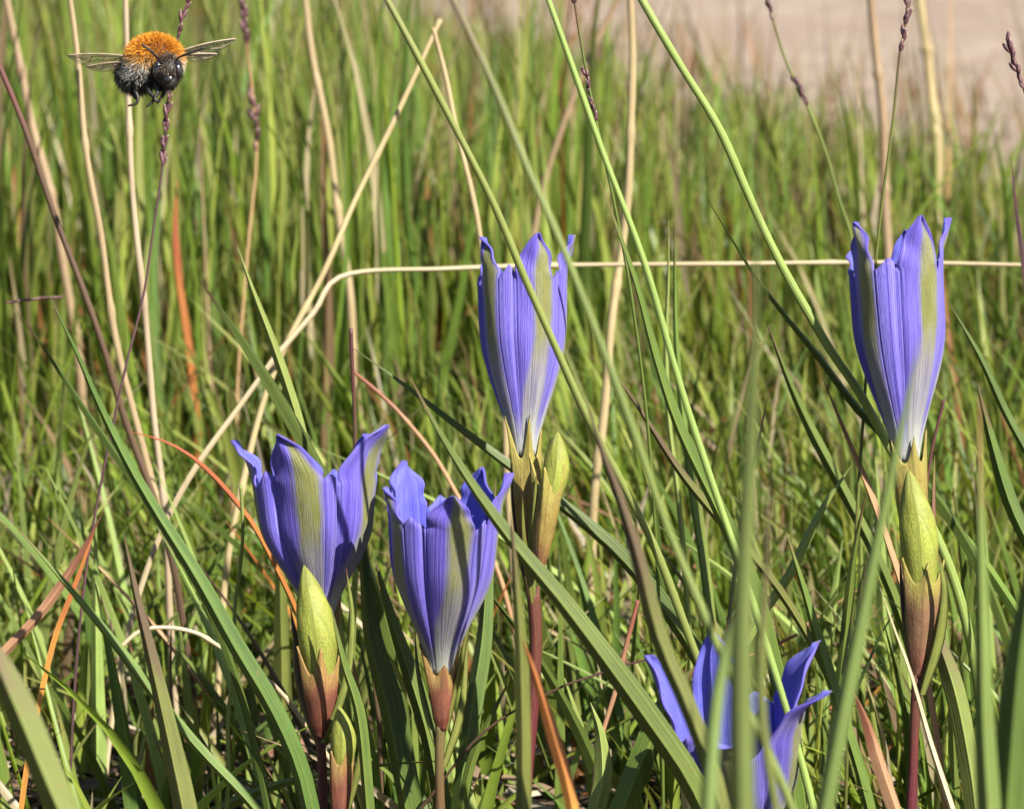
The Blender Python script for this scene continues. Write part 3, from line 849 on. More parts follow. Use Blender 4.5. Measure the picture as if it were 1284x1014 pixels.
def profile(v, r0, r1, swell):
    """Tube radius from foot (0) to mouth (1)."""
    return r0 + (r1 - r0) * (0.60 * sm(-0.05, 0.72, v) + 0.40 * v ** 1.6) + swell * np.sin(np.pi * v)


def shell(name, V, nr, nc, uv, mats, parent, thick):
    me = mesh_np(name, V, grid_quads(nr, nc), uv)
    o = link(name, me, mats, parent)
    md = o.modifiers.new('thickness', 'SOLIDIFY')
    md.thickness = thick
    md.offset = 0
    if len(mats) > 1: md.material_offset = 1
    return o


SAW = 0.075


def corolla(root, parent, base, top, d, tilt, r0, r1, swell, lobes, half=26.0):
    """base, top: foot and mouth centre (photo places). lobes: (angle, length mm, flare deg, side lean mm, pinch)."""
    b0 = P(base[0], base[1], d); t0 = P(top[0], top[1], d - tilt)
    L = (t0 - b0).length
    a, c, r = basis(t0 - b0)
    org = np.array(b0) - np.array(root)

    def pt(phi, rho, h):
        return org + a * h[..., None] + (c * np.cos(phi)[..., None] + r * np.sin(phi)[..., None]) * rho[..., None]
    hw = R(half)
    # tube pleats between the lobes: the corolla itself; the lobes with their green bands are its petals
    NV = 26
    v = np.linspace(0, 1, NV)
    ang = sorted(R(l[0]) for l in lobes)
    parts = []
    for i in range(5):
        a0 = ang[i] + hw
        a1 = (ang[(i + 1) % 5] + (2 * math.pi if i == 4 else 0)) - hw
        nc = 11
        s = np.linspace(-1, 1, nc)
        jag = random.uniform(0.0016, 0.0034); sk = random.uniform(-0.35, 0.35)
        tooth = jag * np.clip(1 - np.abs(s - sk) / (1.0 + abs(sk)), 0, 1) ** 1.3
        S, Vv = np.meshgrid(s, v)
        phi = (a0 + a1) / 2 + S * (a1 - a0) / 2
        rr = profile(Vv, r0, r1, swell)
        gate = sm(0.05, 0.5, Vv)
        saw = SAW * (-S)                                  # high where it leaves one lobe, low where it meets the next
        crease = 0.10 * np.exp(-((S - 0.55) / 0.22) ** 2)
        puff = 0.05 * np.cos(S * 1.3)
        pl_, pr_ = math.degrees(ang[i]), math.degrees(ang[(i + 1) % 5])
        wl = 0.016 * np.sin(Vv * 9 + pl_ + 2.5); wr = 0.016 * np.sin(Vv * 9 + pr_ - 2.5)
        rho = rr * (1 + gate * (saw - crease + puff * (1 - S * S) + wl * (1 - S) / 2 + wr * (1 + S) / 2))
        h = Vv * L + tooth[None, :] * sm(0.75, 1.0, Vv) * 1.0
        V = pt(phi, rho, h).reshape(-1, 3)
        uv = np.stack([(S.ravel() + 1) / 2, Vv.ravel() * 0.8], 1)
        parts.append((V, grid_quads(NV, nc), uv))
    vs = np.concatenate([p[0] for p in parts]); uvs = np.concatenate([p[2] for p in parts])
    qs = np.concatenate([p[1] + i * NV * 11 for i, p in enumerate(parts)])
    co = link('corolla', mesh_np('corolla', vs, qs, uvs), [M['pleat'], M['petal_in']], parent)
    md = co.modifiers.new('thickness', 'SOLIDIFY'); md.thickness = 0.0003; md.offset = 0; md.material_offset = 1
    NT = 16
    for (pd, ln, flare, side, pinch) in lobes:
        ln = ln * 0.001; side = side * 0.001
        p0 = R(pd)
        nc = 15
        s = np.linspace(-1, 1, nc)
        S, Vv = np.meshgrid(s, v)
        rr = profile(Vv, r0, r1, swell)
        keel = 1 + (SAW * S + 0.03 * (1 - S * S) + 0.016 * np.sin(Vv * 9 + pd + S * 2.5)) * sm(0.05, 0.5, Vv) * (1 - sm(0.8, 1.0, Vv) * 0.0)
        Vt = pt(p0 + S * hw, rr * keel, Vv * L)
        # free lobe above the mouth
        t = np.linspace(0, 1, NT + 1)[1:]
        S2, T = np.meshgrid(s, t)
        slope = math.atan2(float(profile(np.array(1.0), r0, r1, swell) - profile(np.array(0.95), r0, r1, swell)), 0.05 * L)
        fl = slope + R(flare) * sm(0.0, 0.9, t)
        dt = ln / NT
        cr = r1 + np.cumsum(np.sin(fl)) * dt
        ch = L + np.cumsum(np.cos(fl)) * dt
        w = r1 * hw * ((1 - t ** 1.9) * (1 + 0.30 * t) * 0.985 + 0.015)
        Rc = r1 * (1 - pinch * sm(0, 0.6, t))
        al = (w / Rc)[:, None] * S2
        tang = Rc[:, None] * np.sin(al) + side * (T ** 2)
        rad = cr[:, None] + 0.016 * r1 * np.sin(9 + pd + S2 * 2.5) * (1 - T) - Rc[:, None] * (1 - np.cos(al)) * (1 - 0.35 * T) + 0.03 * r1 * (1 - S2 * S2) * (1 - T) + SAW * r1 * S2 * (1 - 0.6 * T)
        rad = rad + 0.0006 * np.sin(S2 * 4 + T * 6 + pd) * T + 0.0005 * np.abs(S2) ** 3 * np.sin(T * 11 + pd * 3 + S2)
        tang = tang * (1 + 0.07 * np.sin(T * 9 + pd * 2.3 + S2 * 2))
        hh = ch[:, None] + 0 * S2 + (1 - np.cos(al)) * Rc[:, None] * np.sin(fl)[:, None] * 0.8
        e_r = c * math.cos(p0) + r * math.sin(p0)
        e_t = -c * math.sin(p0) + r * math.cos(p0)
        Vl = org + a * hh[..., None] + e_r * rad[..., None] + e_t * tang[..., None]
        V = np.concatenate([Vt, Vl], 0).reshape(-1, 3)
        uv = np.concatenate([np.stack([(S + 1) / 2, Vv * 0.8], -1), np.stack([(S2 + 1) / 2, 0.8 + 0.2 * T], -1)], 0).reshape(-1, 2)
        o = shell('petal', V, NV + NT, nc, uv, [M['petal'], M['petal_in']], co, 0.00045)
        md2 = o.modifiers.new('smooth', 'SUBSURF'); md2.levels = 1; md2.render_levels = 1
    return co


def cup(root, parent, base, top, d, r0, r1, mat, teeth=(0.006, 0.0022), flare=6, name='calyx', phase=0.3, tooth_mat=None, d_top=None):
    """Calyx: a ribbed tube and five narrow teeth."""
    b0 = P(base[0], base[1], d); t0 = P(top[0], top[1], d if d_top is None else d_top)
    L = (t0 - b0).length
    a, c, r = basis(t0 - b0)
    org = np.array(b0) - np.array(root)
    nv, na = 30, 80
    v = np.linspace(0, 1, nv) ** 0.85
    an = np.linspace(0, 2 * np.pi, na, endpoint=False)
    A, V = np.meshgrid(an, v)
    k = np.round((A - phase) / (2 * np.pi / 5)).astype(int) % 5
    dlt = np.abs((A - phase + np.pi / 5) % (2 * np.pi / 5) - np.pi / 5) / (np.pi / 5)      # 0 on a tooth, 1 in the notch
    ln = np.array([teeth[0] * random.uniform(0.7, 1.3) for _ in range(5)])[k]
    rise = ln * np.clip(1 - dlt * 1.08, 0, 1) ** 2.0
    up = np.clip((V - 0.62) / 0.38, 0, 1)
    L0 = L - 0.0012
    h = np.minimum(V, 0.62) * L0 + up * (0.38 * L0 + rise)
    rho = (0.0010 + (r0 - 0.0010) * sm(0, 0.22, V) + (r1 - r0) * sm(0.0, 0.8, V)) * (1 + 0.09 * (1 - dlt) ** 3 - 0.02 + 0.02 * np.sin(3 * A + 4 * V))
    rho = rho + up * rise * (math.sin(R(flare)) * (0.5 + 0.25 * k)) + up ** 2 * rise ** 2 * 14
    pts = org + a * h[..., None] + (c * np.cos(A)[..., None] + r * np.sin(A)[..., None]) * rho[..., None]
    uv = np.stack([A.ravel() / (2 * np.pi), V.ravel()], 1)
    o = link(name, mesh_np(name, pts.reshape(-1, 3), grid_quads(nv, na, 0, True), uv), M[mat], parent)
    md = o.modifiers.new('thickness', 'SOLIDIFY'); md.thickness = 0.00035; md.offset = -1
    return o


def bud(root, parent, base, tip, d, rmax, fat=0.38, d_tip=None):
    """Closed bud: pointed, with five shallow spiral pleats."""
    b0 = P(base[0], base[1], d); t0 = P(tip[0], tip[1], d if d_tip is None else d_tip)
    L = (t0 - b0).length
    a, c, r = basis(t0 - b0)
    org = np.array(b0) - np.array(root)
    nv, na = 26, 30
    v = np.linspace(0, 1, nv); an = np.linspace(0, 2 * np.pi, na, endpoint=False)
    A, V = np.meshgrid(an, v)
    prof = np.where(V < fat, 0.80 + 0.20 * np.sin(np.pi / 2 * V / fat), np.cos(np.pi / 2 * np.clip((V - fat) / (1 - fat), 0, 1)) ** 0.82)
    prof = np.maximum(prof, 0.012)
    rho = rmax * prof * (1 + 0.09 * np.abs(np.cos(2.5 * (A + V * 2.2))) * (0.2 + V))
    bend = 0.0006 * np.sin(np.pi * V)
    pts = org + a * (V * L)[..., None] + (c * np.cos(A)[..., None] + r * np.sin(A)[..., None]) * rho[..., None] + r * bend[..., None]
    uv = np.stack([A.ravel() / (2 * np.pi), V.ravel()], 1)
    return link('bud', mesh_np('bud', pts.reshape(-1, 3), grid_quads(nv, na, 0, True), uv), M['bud'], parent)


def leaf(root, parent, pts, d0, d1, w, mat, tau=0.2, name='leaf', fold=0.6, tipw=0.55):
    """Narrow stem leaf traced from tip to foot."""
    path = spline(trace(pts, d0, d1), 18)[::-1]
    s = np.linspace(0, 1, 18)
    W = w * pxm(d0) * np.clip((1 - s) / tipw, 0.02, 1) ** 0.8 * (0.6 + 0.4 * np.clip(s * 4, 0, 1))
    v, q, uv = blade_mesh(name, path - np.array(root), W, tau, fold, 0.0003, 0.2)
    return link(name, mesh_np(name, v, q, uv), M[mat], parent)


def stem(root, parent, pts, d, w0, w1, mat):
    """Stem traced from the top down to the soil."""
    wp = root_extend(trace(pts, d, d))
    path = spline(wp, 30)[::-1] - np.array(root)
    wob = 1 + 0.06 * np.sin(np.linspace(0, 14, 30))
    v, q, uv = tube_arrays(path, np.linspace(w0, w1, 30) * pxm(d) / 2 * wob, 10)
    return link('stem', mesh_np('stem', v, q, uv), M[mat], parent)


def foot(pts, d):
    p = root_extend(trace(pts, d, d))[-1]
    return Vector((p[0], p[1], 0.0))


MM = 0.001
# two-budded gentian: wide open flower, two buds
sp = [(400, 905), (404, 960), (405, 1020)]
rt = foot(sp, .652)
g = tag(empty('marsh_gentian', rt), 'wide open two-budded blue gentian with spreading petals and two yellow green buds below', 'gentian', 'marsh gentians in flower')
corolla(rt, g, (404, 775), (394, 606), .664, 0.000, 2.2 * MM, 11.6 * MM, 0.8 * MM,
        [(-14, 10.5, 4, -2.6, 0.25), (58, 12.5, 34, 2.0, 0.1), (128, 9.5, 8, 0, 0.1), (-158, 9.8, 6, 2.0, 0.1), (-88, 10.5, 26, -1, 0.25)])
cup(rt, g, (406, 880), (404, 778), .664, 1.6 * MM, 2.6 * MM, 'calyx_red', (0.007, 0.0016))
bud(rt, g, (402, 848), (381, 708), .650, 3.7 * MM, 0.36)
cup(rt, g, (402, 925), (401, 836), .650, 1.6 * MM, 3.35 * MM, 'calyx_red', (0.0050, 0.0030), phase=0.12)
bud(rt, g, (428, 962), (425, 884), .646, 2.4 * MM, 0.4)
cup(rt, g, (425, 1030), (428, 950), .646, 1.6 * MM, 2.2 * MM, 'calyx_red', (0.0032, 0.0022), phase=0.5)
stem(rt, g, sp, .652, 15, 12, 'stem_red')
tube('side_stem', np.array([P(425, 1028, .646), P(419, 1060, .648), P(408, 1090, .651)]) - np.array(rt), 0.0011, M['stem_red'], g)
leaf(rt, g, [(434, 712), (441, 770), (436, 830), (424, 880), (404, 930)], .646, .65, 13, 'bract', 0.9)
leaf(rt, g, [(364, 762), (369, 800), (373, 850), (388, 905), (400, 935)], .655, .652, 17, 'bract_dark', 0.5)
leaf(rt, g, [(455, 905), (450, 950), (440, 990), (425, 1040)], .646, .65, 12, 'bract', 0.7)

# deep violet gentian
sp = [(552, 905), (551, 960), (552, 1020)]
rt = foot(sp, .655)
g = tag(empty('marsh_gentian', rt), 'deep violet gentian with an olive striped front petal and a bare reddish calyx', 'gentian', 'marsh gentians in flower')
corolla(rt, g, (552, 842), (556, 650), .655, 0.006, 2.0 * MM, 10.6 * MM, 0.6 * MM,
        [(8, 7.0, -4, 0.4, 0.2), (84, 9.5, 12, 2.5, 0.2), (142, 8.5, 0, 0, 0.1), (-132, 9.5, 12, -2.0, 0.0), (-66, 7.0, 6, -1.0, 0.1)])
cup(rt, g, (554, 915), (552, 838), .655, 1.5 * MM, 2.5 * MM, 'calyx_red', (0.009, 0.0014), 10, tooth_mat='calyx_ochre')
stem(rt, g, sp, .655, 15, 12, 'stem_brown')
leaf(rt, g, [(602, 735), (586, 790), (573, 850), (560, 915)], .652, .655, 8, 'bract', 0.4)
leaf(rt, g, [(520, 790), (523, 840), (533, 890), (548, 940)], .66, .655, 9, 'bract', 0.5)
leaf(rt, g, [(586, 800), (582, 850), (574, 900), (556, 960)], .658, .655, 13, 'bract', 0.6)

# small-budded gentian
sp = [(668, 735), (672, 800), (668, 880), (660, 960)]
rt = foot(sp, .655)
g = tag(empty('marsh_gentian', rt), 'tall closed blue gentian with one small yellow bud at its calyx', 'gentian', 'marsh gentians in flower')
corolla(rt, g, (658, 572), (655, 356), .655, -0.004, 1.9 * MM, 8.3 * MM, 0.9 * MM,
        [(17, 8.8, 2, 0.6, 0.1), (88, 10.0, 14, 0.8, 0.1), (160, 7.0, 0, 0, 0.1), (-128, 6.0, -2, 0, 0.1), (-58, 8.8, -2, -0.6, 0.2)])
cup(rt, g, (664, 712), (658, 566), .655, 1.8 * MM, 2.7 * MM, 'calyx_ochre', (0.007, 0.0018), 3)
bud(rt, g, (688, 632), (699, 540), .648, 2.5 * MM, 0.45)
cup(rt, g, (676, 716), (690, 602), .648, 1.4 * MM, 2.5 * MM, 'calyx_ochre', (0.0055, 0.0026), 14, phase=0.9, tooth_mat='bud')
stem(rt, g, sp, .655, 20, 16, 'stem_red')
leaf(rt, g, [(673, 590), (669, 640), (667, 690), (668, 745)], .645, .652, 14, 'bract', 0.3)
leaf(rt, g, [(640, 570), (644, 630), (652, 690), (664, 745)], .660, .656, 13, 'bract_dark', 0.4)
leaf(rt, g, [(655, 620), (656, 670), (660, 710), (667, 755)], .646, .652, 9, 'bract', 0.5)

# long-budded gentian
sp = [(1150, 845), (1147, 900), (1145, 960), (1142, 1020)]
rt = foot(sp, .655)
g = tag(empty('marsh_gentian', rt), 'tall blue gentian over a long yellow green bud on a dark red stem', 'gentian', 'marsh gentians in flower')
corolla(rt, g, (1138, 580), (1125, 345), .660, -0.004, 2.0 * MM, 8.9 * MM, 0.9 * MM,
        [(23, 10.5, 2, 0.6, 0.1), (90, 11.5, 14, 0.6, 0.1), (160, 10.5, 2, 0, 0.1), (-120, 6.0, 0, 0, 0.1), (-60, 10.5, -4, -0.8, 0.25)])
cup(rt, g, (1150, 720), (1138, 572), .660, 1.8 * MM, 3.2 * MM, 'calyx_ochre', (0.006, 0.0024), 3)
bud(rt, g, (1155, 742), (1139, 588), .650, 3.6 * MM, 0.42)
cup(rt, g, (1151, 850), (1156, 722), .650, 1.6 * MM, 3.25 * MM, 'calyx_pink', (0.0045, 0.0024), 8, phase=0.15)
stem(rt, g, sp, .650, 15, 12, 'stem_red')
leaf(rt, g, [(1176, 690), (1182, 740), (1174, 800), (1155, 870)], .643, .648, 17, 'bract', 0.5, fold=0.9)
leaf(rt, g, [(1128, 700), (1132, 760), (1140, 810), (1148, 860)], .655, .651, 12, 'bract_dark', 0.5)
leaf(rt, g, [(1172, 570), (1170, 620), (1168, 670), (1160, 740)], .664, .66, 10, 'calyx_pink', 0.4)

# half hidden gentian, half hidden by blades
sp = [(930, 1150), (932, 1200), (934, 1240)]
rt = foot(sp, .63)
g = tag(empty('marsh_gentian', rt), 'low spreading blue gentian half hidden behind blurred upright blades', 'gentian', 'marsh gentians in flower')
corolla(rt, g, (932, 1085), (924, 915), .615, 0.012, 2.2 * MM, 10.8 * MM, 0.7 * MM,
        [(-20, 6, 40, 0, 0.1), (56, 14.5, 44, 1.6, 0.1), (112, 15, 30, 0, 0.2), (-166, 14.5, -4, 0, 0.0), (-98, 16, 20, -1, 0.1)])
cup(rt, g, (932, 1150), (932, 1082), .615, 1.6 * MM, 2.7 * MM, 'calyx_red', (0.007, 0.0018), 5)
stem(rt, g, [(932, 1145), (932, 1190), (934, 1240)], .615, 14, 12, 'stem_red')


# ------------------------------------------------------------------ look-alike blades in the tangle
GENTIANS = [('two-budded gentian', -0.037, 0.64), ('deep violet gentian', -0.014, 0.645), ('small-budded gentian', 0.003, 0.645), ('half hidden gentian', 0.043, 0.61), ('long-budded gentian', 0.078, 0.645)]
WORDS = {'green': 'mid green', 'bright': 'bright yellow green', 'dark': 'dark green', 'olive': 'olive green', 'straw': 'tan', 'redtan': 'red brown', 'brown': 'dull brown', 'orange': 'orange', 'pale': 'pale bleached'}


def tangle(n, xr, yr, hr, wr, mats, name, label, cat, group, lean=0.5, bias=-0.15, near=True):
    for i in range(n):
        x, y = random.uniform(*xr), random.uniform(*yr)
        h = random.uniform(*hr)
        az = random.uniform(0, 2 * math.pi)
        l = abs(random.gauss(0, lean))
        lx, ly = math.cos(az) * l + bias, math.sin(az) * l * 0.6
        t = np.linspace(0, 1, 14)
        curl = random.uniform(0.1, 1.0)
        path = np.stack([lx * h * (0.5 * t + curl * t * t), ly * h * (0.5 * t + curl * t * t), h * (t - 0.25 * curl * abs(l) * t * t)], 1)
        mt = random.choice(mats)
        W = random.uniform(*wr)
        prof = np.clip((1 - t) / 0.7, 0.03, 1) ** 0.8
        v, q, uv = blade_mesh(name, path, W * prof, random.uniform(-1.2, 1.2), 0.6, 0.0002, random.uniform(-0.8, 0.8))
        o = link(name, mesh_np(name, v, q, uv), M[mt], None, (x, y, -0.004))
        o.data.set_sharp_from_angle(angle=R(28))
        if near:
            who = min(GENTIANS, key=lambda g_: (g_[1] - x) ** 2 + (g_[2] - y) ** 2)[0]
            tag(o, label % (WORDS[mt], who), cat, group)
        else:
            tag(o, label % WORDS[mt], cat, group)


tangle(150, (-0.125, 0.14), (0.675, 0.82), (0.035, 0.09), (0.0018, 0.0048), ['green', 'green', 'bright', 'dark', 'bright', 'olive'], 'grass_shoot',
       'short %s blade in the tangle behind the foot of the %s', 'grass blade', 'short green blades among the gentians')
tangle(45, (-0.125, 0.135), (0.675, 0.82), (0.03, 0.075), (0.0010, 0.0022), ['straw', 'redtan', 'brown', 'orange', 'pale'], 'withered_shoot',
       'thin withered %s blade in the tangle behind the foot of the %s', 'dry blade', 'withered blades among the gentians', lean=0.7)
tangle(18, (-0.26, 0.30), (1.0, 1.6), (0.13, 0.19), (0.0012, 0.0022), ['straw', 'pale', 'redtan'], 'straw',
       'blurred upright %s straw standing singly in the meadow behind', 'straw', 'tan straws in the meadow behind', lean=0.14, bias=0.0, near=False)


# ------------------------------------------------------------------ bumblebee
BD = 0.645
BK = pxm(BD)


def bp(x, y, z=0.0):
    """Place of a bee feature: photo position and offset towards the viewer, in photo pixels."""
    return np.array(P(x, y, BD - z * BK))


BROOT = bp(192, 84, 0)


def fur_mat():
    m, t = nt('bee_fur'); b = NB(t)
    a = b.n('ShaderNodeAttribute', attribute_name='Col')
    b.finish(a.outputs[0], 0.55, 0.35, 0.2, a.outputs[0])
    return m


def chitin_mat():
    m, t = nt('bee_black_body'); b = NB(t)
    tc = b.n('ShaderNodeTexCoord')
    n = b.noise(tc.outputs['Object'], 1500, 4)
    b.finish(b.mix(b.ramp(n, 0.4, 0.7), (0.006, 0.005, 0.005), (0.03, 0.022, 0.018)), 0.5, 0.4, 0.0, None, b.bump(n, 0.0002, 0.5))
    return m


def eye_mat():
    m, t = nt('bee_eye'); b = NB(t)
    v = b.n('ShaderNodeTexVoronoi'); tc = b.n('ShaderNodeTexCoord')
    b.put(v.inputs['Vector'], tc.outputs['Object']); v.inputs['Scale'].default_value = 9000
    b.finish((0.014, 0.012, 0.012), 0.24, 1.0, 0.0, None, b.bump(v.outputs['Distance'], 0.00002, 0.3))
    return m


def wing_mat():
    m, t = nt('bee_wing_membrane'); b = NB(t)
    tr = b.n('ShaderNodeBsdfTransparent'); tr.inputs[0].default_value = (0.97, 0.96, 0.95, 1)
    gl = b.n('ShaderNodeBsdfGlossy'); gl.inputs['Roughness'].default_value = 0.22; gl.inputs[0].default_value = (0.9, 0.85, 0.8, 1)
    df = b.n('ShaderNodeBsdfTranslucent'); df.inputs[0].default_value = (0.5, 0.42, 0.33, 1)
    tc = b.n('ShaderNodeTexCoord')
    n = b.noise(tc.outputs['Object'], 900, 3)
    bm = b.bump(n, 0.0003, 0.6)
    t.links.new(bm, gl.inputs['Normal'])
    m1 = b.n('ShaderNodeMixShader'); m1.inputs[0].default_value = 0.16
    t.links.new(tr.outputs[0], m1.inputs[1]); t.links.new(gl.outputs[0], m1.inputs[2])
    m2 = b.n('ShaderNodeMixShader'); m2.inputs[0].default_value = 0.08
    t.links.new(m1.outputs[0], m2.inputs[1]); t.links.new(df.outputs[0], m2.inputs[2])
    o = b.n('ShaderNodeOutputMaterial')
    t.links.new(m2.outputs[0], o.inputs[0])
    return m


M['fur'], M['chitin'], M['eye'], M['wing'] = fur_mat(), chitin_mat(), eye_mat(), wing_mat()


def ellipsoid(c, rad, rotz=0.0, nu=20, nv=14):
    """Ellipsoid in the bee's picture-aligned axes; c and rad in photo pixels (x right, y down, z to viewer)."""
    th = np.linspace(0.0, np.pi, nv); ph = np.linspace(0, 2 * np.pi, nu, endpoint=False)
    T, F = np.meshgrid(th, ph, indexing='ij')
    x = rad[0] * np.sin(T) * np.cos(F); z = rad[2] * np.sin(T) * np.sin(F); y = rad[1] * np.cos(T)
    cr, sr = math.cos(rotz), math.sin(rotz)
    x, y = x * cr - y * sr, x * sr + y * cr
    X = np.stack([c[0] + x, c[1] + y, c[2] + z], -1).reshape(-1, 3)
    V = np.array([bp(*p) for p in X]) - BROOT
    return V, grid_quads(nv, nu, 0, True)


def join(parts):
    vs, qs, off = [], [], 0
    for v, q in parts:
        q = np.array(q).copy(); q[q >= 0] += off
        vs.append(v); qs.append(q); off += len(v)
    return np.concatenate(vs), np.concatenate(qs)


def bee():
    e = tag(empty('bumblebee', tuple(BROOT)), 'furry bumblebee with orange back and black face hovering over the meadow', 'bumblebee')
    THX, ABD, HEAD = ((194, 73, 0), (33, 27, 30), 0.1), ((170, 93, -26), (22, 21, 36), 0.35), ((209, 89, 30), (18, 21, 14), -0.08)
    parts = [ellipsoid(*THX), ellipsoid(*ABD), ellipsoid(*HEAD), ellipsoid((180, 90, -4), (22, 22, 24)), ellipsoid((202, 80, 14), (16, 16, 18)),
             ellipsoid((212, 103, 34), (10, 10, 9)), ellipsoid((208, 110, 34), (4, 5, 4)), ellipsoid((216, 109, 34), (4, 5, 4))]
    legs = [[(176, 104, 2), (170, 114, 12), (173, 123, 16), (171, 130, 17), (160, 133, 18)],
            [(186, 104, 14), (187, 115, 22), (193, 123, 26), (189, 130, 27), (183, 134, 28)],
            [(196, 106, 22), (199, 114, 28), (194, 124, 31), (199, 128, 32), (202, 122, 33)],
            [(168, 100, -8), (163, 112, -8), (168, 121, -4), (172, 126, -2)],
            [(203, 106, 20), (206, 116, 24), (201, 124, 26), (196, 130, 27)]]
    for L in legs:
        path = spline([bp(*p) - BROOT for p in L], 16)
        rad = np.interp(np.linspace(0, 1, 16), [0, .35, .6, 1], [4.2, 3.2, 2.4, 1.3]) * BK
        v, q, _ = tube_arrays(path, rad, 8)
        parts.append((v, q))
    v, q = join(parts)
    body = link('body', mesh_np('body', v, q), M['chitin'], e)
    rm = body.modifiers.new('one_surface', 'REMESH'); rm.mode = 'VOXEL'; rm.voxel_size = 0.00016; rm.use_smooth_shade = True
    for (x, tilt) in ((197, 0.18), (223, -0.18)):
        v, q = ellipsoid((x, 87, 35), (5.5, 11.5, 7), tilt, 24, 16)
        link('eye', mesh_np('eye', v, q), M['eye'], e)
    for pts in ([(203, 80, 42), (200, 76, 50), (196, 71, 56), (188, 63, 60), (178, 56, 62)],
                [(220, 77, 42), (225, 72, 48), (232, 69, 52), (244, 65, 54), (256, 60, 55)]):
        path = spline([bp(*p) - BROOT for p in pts], 20)
        rad = np.interp(np.linspace(0, 1, 20), [0, .3, .35, 1], [1.2, 1.1, 1.6, 1.5]) * BK
        v, q, uv = tube_arrays(path, rad, 8)
        link('antenna', mesh_np('antenna', v, q, uv), M['chitin'], e)
    v, q = ellipsoid((211, 99, 43), (6, 5, 3), 0, 16, 10)
    link('face_plate', mesh_np('face_plate', v, q), M['eye'], e)

    # wings: membrane with raised veins
    def wing(root, tip, width, up, name='wing'):
        root, tip = np.array(root, float), np.array(tip, float)
        ax = tip - root
        n = 22
        t = np.linspace(0, 1, n)
        lead = -0.16 * width * np.sin(np.pi * t) ** 0.8
        trail = width * (np.sin(np.pi * np.clip(t, 0, 1) ** 0.75) ** 0.75 * (0.5 + 0.5 * t))
        U = np.array(up, float)
        k = 7
        S = np.linspace(0, 1, k)
        rows = []
        for i in range(n):
            c = root + ax * t[i]
            for s in S:
                off = lead[i] + (trail[i] - lead[i]) * s
                ripple = 1.6 * math.sin(s * 9 + t[i] * 3) * math.sin(math.pi * t[i])
                rows.append(bp(*(c + U * off + np.array([0, 0, ripple]))) - BROOT)
        V = np.array(rows)
        o = link(name, mesh_np(name, V, grid_quads(n, k)), M['wing'], e)
        md = o.modifiers.new('thickness', 'SOLIDIFY'); md.thickness = 0.00002
        G = V.reshape(n, k, 3)
        vein_paths = [[G[i, 0] for i in range(n)], [G[i, 1 if i < 14 else 2] for i in range(0, n, 3)], [G[min(i, n - 1), min(k - 1, 1 + i // 5)] for i in range(0, n, 3)],
                      [G[i, min(k - 1, i // 2)] for i in range(0, 12, 2)], [G[13, 0], G[13, 2], G[14, 4]], [G[17, 0], G[17, 2], G[16, 3]], [G[9, 1], G[9, 2], G[10, 3]]]
        vp = []
        for j, pth in enumerate(vein_paths):
            pp = spline(pth, 16)
            v, q, _ = tube_arrays(pp, (1.0 if j == 0 else 0.5) * BK, 6)
            vp.append((v, q))
        v, q = join(vp)
        link('wing_veins', mesh_np('wing_veins', v, q), M['vein'], o)
    M['vein'] = simple_mat('bee_wing_vein', (0.22, 0.16, 0.11), (0.36, 0.28, 0.2), 900, 0.4)
    wing((222, 66, 2), (296, 49, -8), 24, (0.12, 0.72, -0.65))
    wing((222, 71, 0), (272, 68, -12), 17, (0.1, 0.7, -0.65))
    wing((166, 72, 2), (84, 70, -6), 27, (-0.1, 0.75, -0.6))
    wing((166, 78, 0), (108, 84, -12), 18, (-0.1, 0.75, -0.6))

    # fur: fine tapered hairs, coloured by where they grow
    hv, hc = [], []

    def hairs(ell, n, length, colour, where, droop=0.25):
        (c, rad, rz) = ell
        k = 0
        while k < n:
            d = rng.normal(size=3); d /= np.linalg.norm(d)
            x, y, z = rad[0] * d[0], rad[1] * d[1], rad[2] * d[2]
            cr, sr = math.cos(rz), math.sin(rz)
            p = np.array([c[0] + x * cr - y * sr, c[1] + x * sr + y * cr, c[2] + z])
            nn = np.array([d[0] / rad[0], d[1] / rad[1], d[2] / rad[2]]); nn /= np.linalg.norm(nn)
            if not where(p, nn): continue
            k += 1
            g_ = nn + rng.normal(0, 0.28, 3) + np.array([0, droop, -0.1])
            g_ /= np.linalg.norm(g_)
            L = length * rng.uniform(0.6, 1.25)
            side = np.cross(g_, rng.normal(size=3)); side /= np.linalg.norm(side)
            w = rng.uniform(0.18, 0.38)
            mid = p + g_ * L * 0.55
            end = p + g_ * L + np.array([0, L * 0.16, 0]) + rng.normal(0, 0.6, 3)
            hv.append([p - side * w, p + side * w, mid + side * w * 0.8, mid - side * w * 0.8, end])
            cc = np.array(colour(p, nn)) * rng.uniform(0.7, 1.25)
            hc.append(cc)
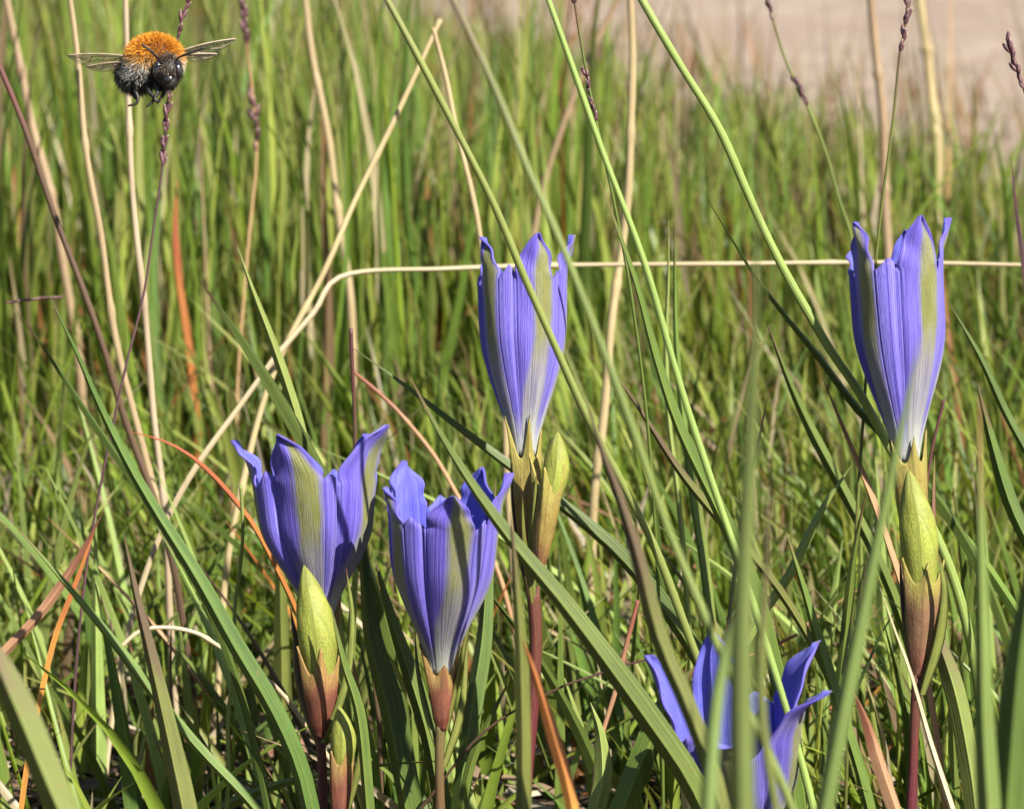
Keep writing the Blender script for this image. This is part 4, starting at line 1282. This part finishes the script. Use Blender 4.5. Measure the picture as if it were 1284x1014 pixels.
    def thx_col(p, nn):
        x, y, z = p
        edge = y + 0.10 * abs(x - 196) + rng.normal(0, 4)
        if edge < 73: return (0.66, 0.29, 0.025) if rng.random() < 0.8 else (0.40, 0.13, 0.012)
        if edge < 82: return (0.55, 0.34, 0.13)
        if x > 214 or x < 186: return (0.70, 0.66, 0.58)
        return (0.10, 0.08, 0.06)
    hairs(THX, 13000, 8.5, thx_col, lambda p, n: True)
    def abd_col(p, nn):
        x, y, z = p
        if rng.random() < 0.04: return (0.4, 0.38, 0.34)
        if y < 97 + rng.normal(0, 5) and x > 160: return (0.56, 0.52, 0.46)
        return (0.035, 0.03, 0.028) if rng.random() < 0.8 else (0.16, 0.15, 0.13)
    hairs(ABD, 5200, 9, abd_col, lambda p, n: True)
    hairs(((180, 88, -4), (22, 20, 24), 0.0), 2800, 9, lambda p, n: (0.62, 0.58, 0.52) if (p[1] < 99 + rng.normal(0, 5) and p[0] < 188) else (0.02, 0.018, 0.016), lambda p, n: True)
    hairs(HEAD, 2600, 4.5, lambda p, n: (0.22, 0.15, 0.09) if (p[1] < 93 and 201 < p[0] < 219 and rng.random() < 0.6) else (0.018, 0.015, 0.013), lambda p, n: not (n[2] > 0.2 and (p[1] > 95 or p[0] < 201 or p[0] > 219)))
    hairs(((202, 92, 12), (17, 16, 16), 0.0), 1600, 8, lambda p, n: (0.02, 0.017, 0.015), lambda p, n: True)
    hv = np.array(hv)
    n = len(hv)
    flat = hv.reshape(-1, 3)
    k = TANH * (BD - flat[:, 2] * BK) / 642.0
    dd = BD - flat[:, 2] * BK
    Wp = np.array(CAMP)[None] + np.array(FWD)[None] * dd[:, None] + np.array(RIGHT)[None] * ((flat[:, 0] - 642) * k)[:, None] + np.array(UP)[None] * ((507 - flat[:, 1]) * k)[:, None]
    i = np.arange(n) * 5
    q = np.concatenate([np.stack([i, i + 1, i + 2, i + 3], 1), np.stack([i + 3, i + 2, i + 4, np.full(n, -1)], 1)])
    fo = link('fur', mesh_np('fur', Wp - BROOT, q, None, np.repeat(np.array(hc), 5, 0)), M['fur'], e)
    tag(fo, kind='stuff')
    return e


bee()
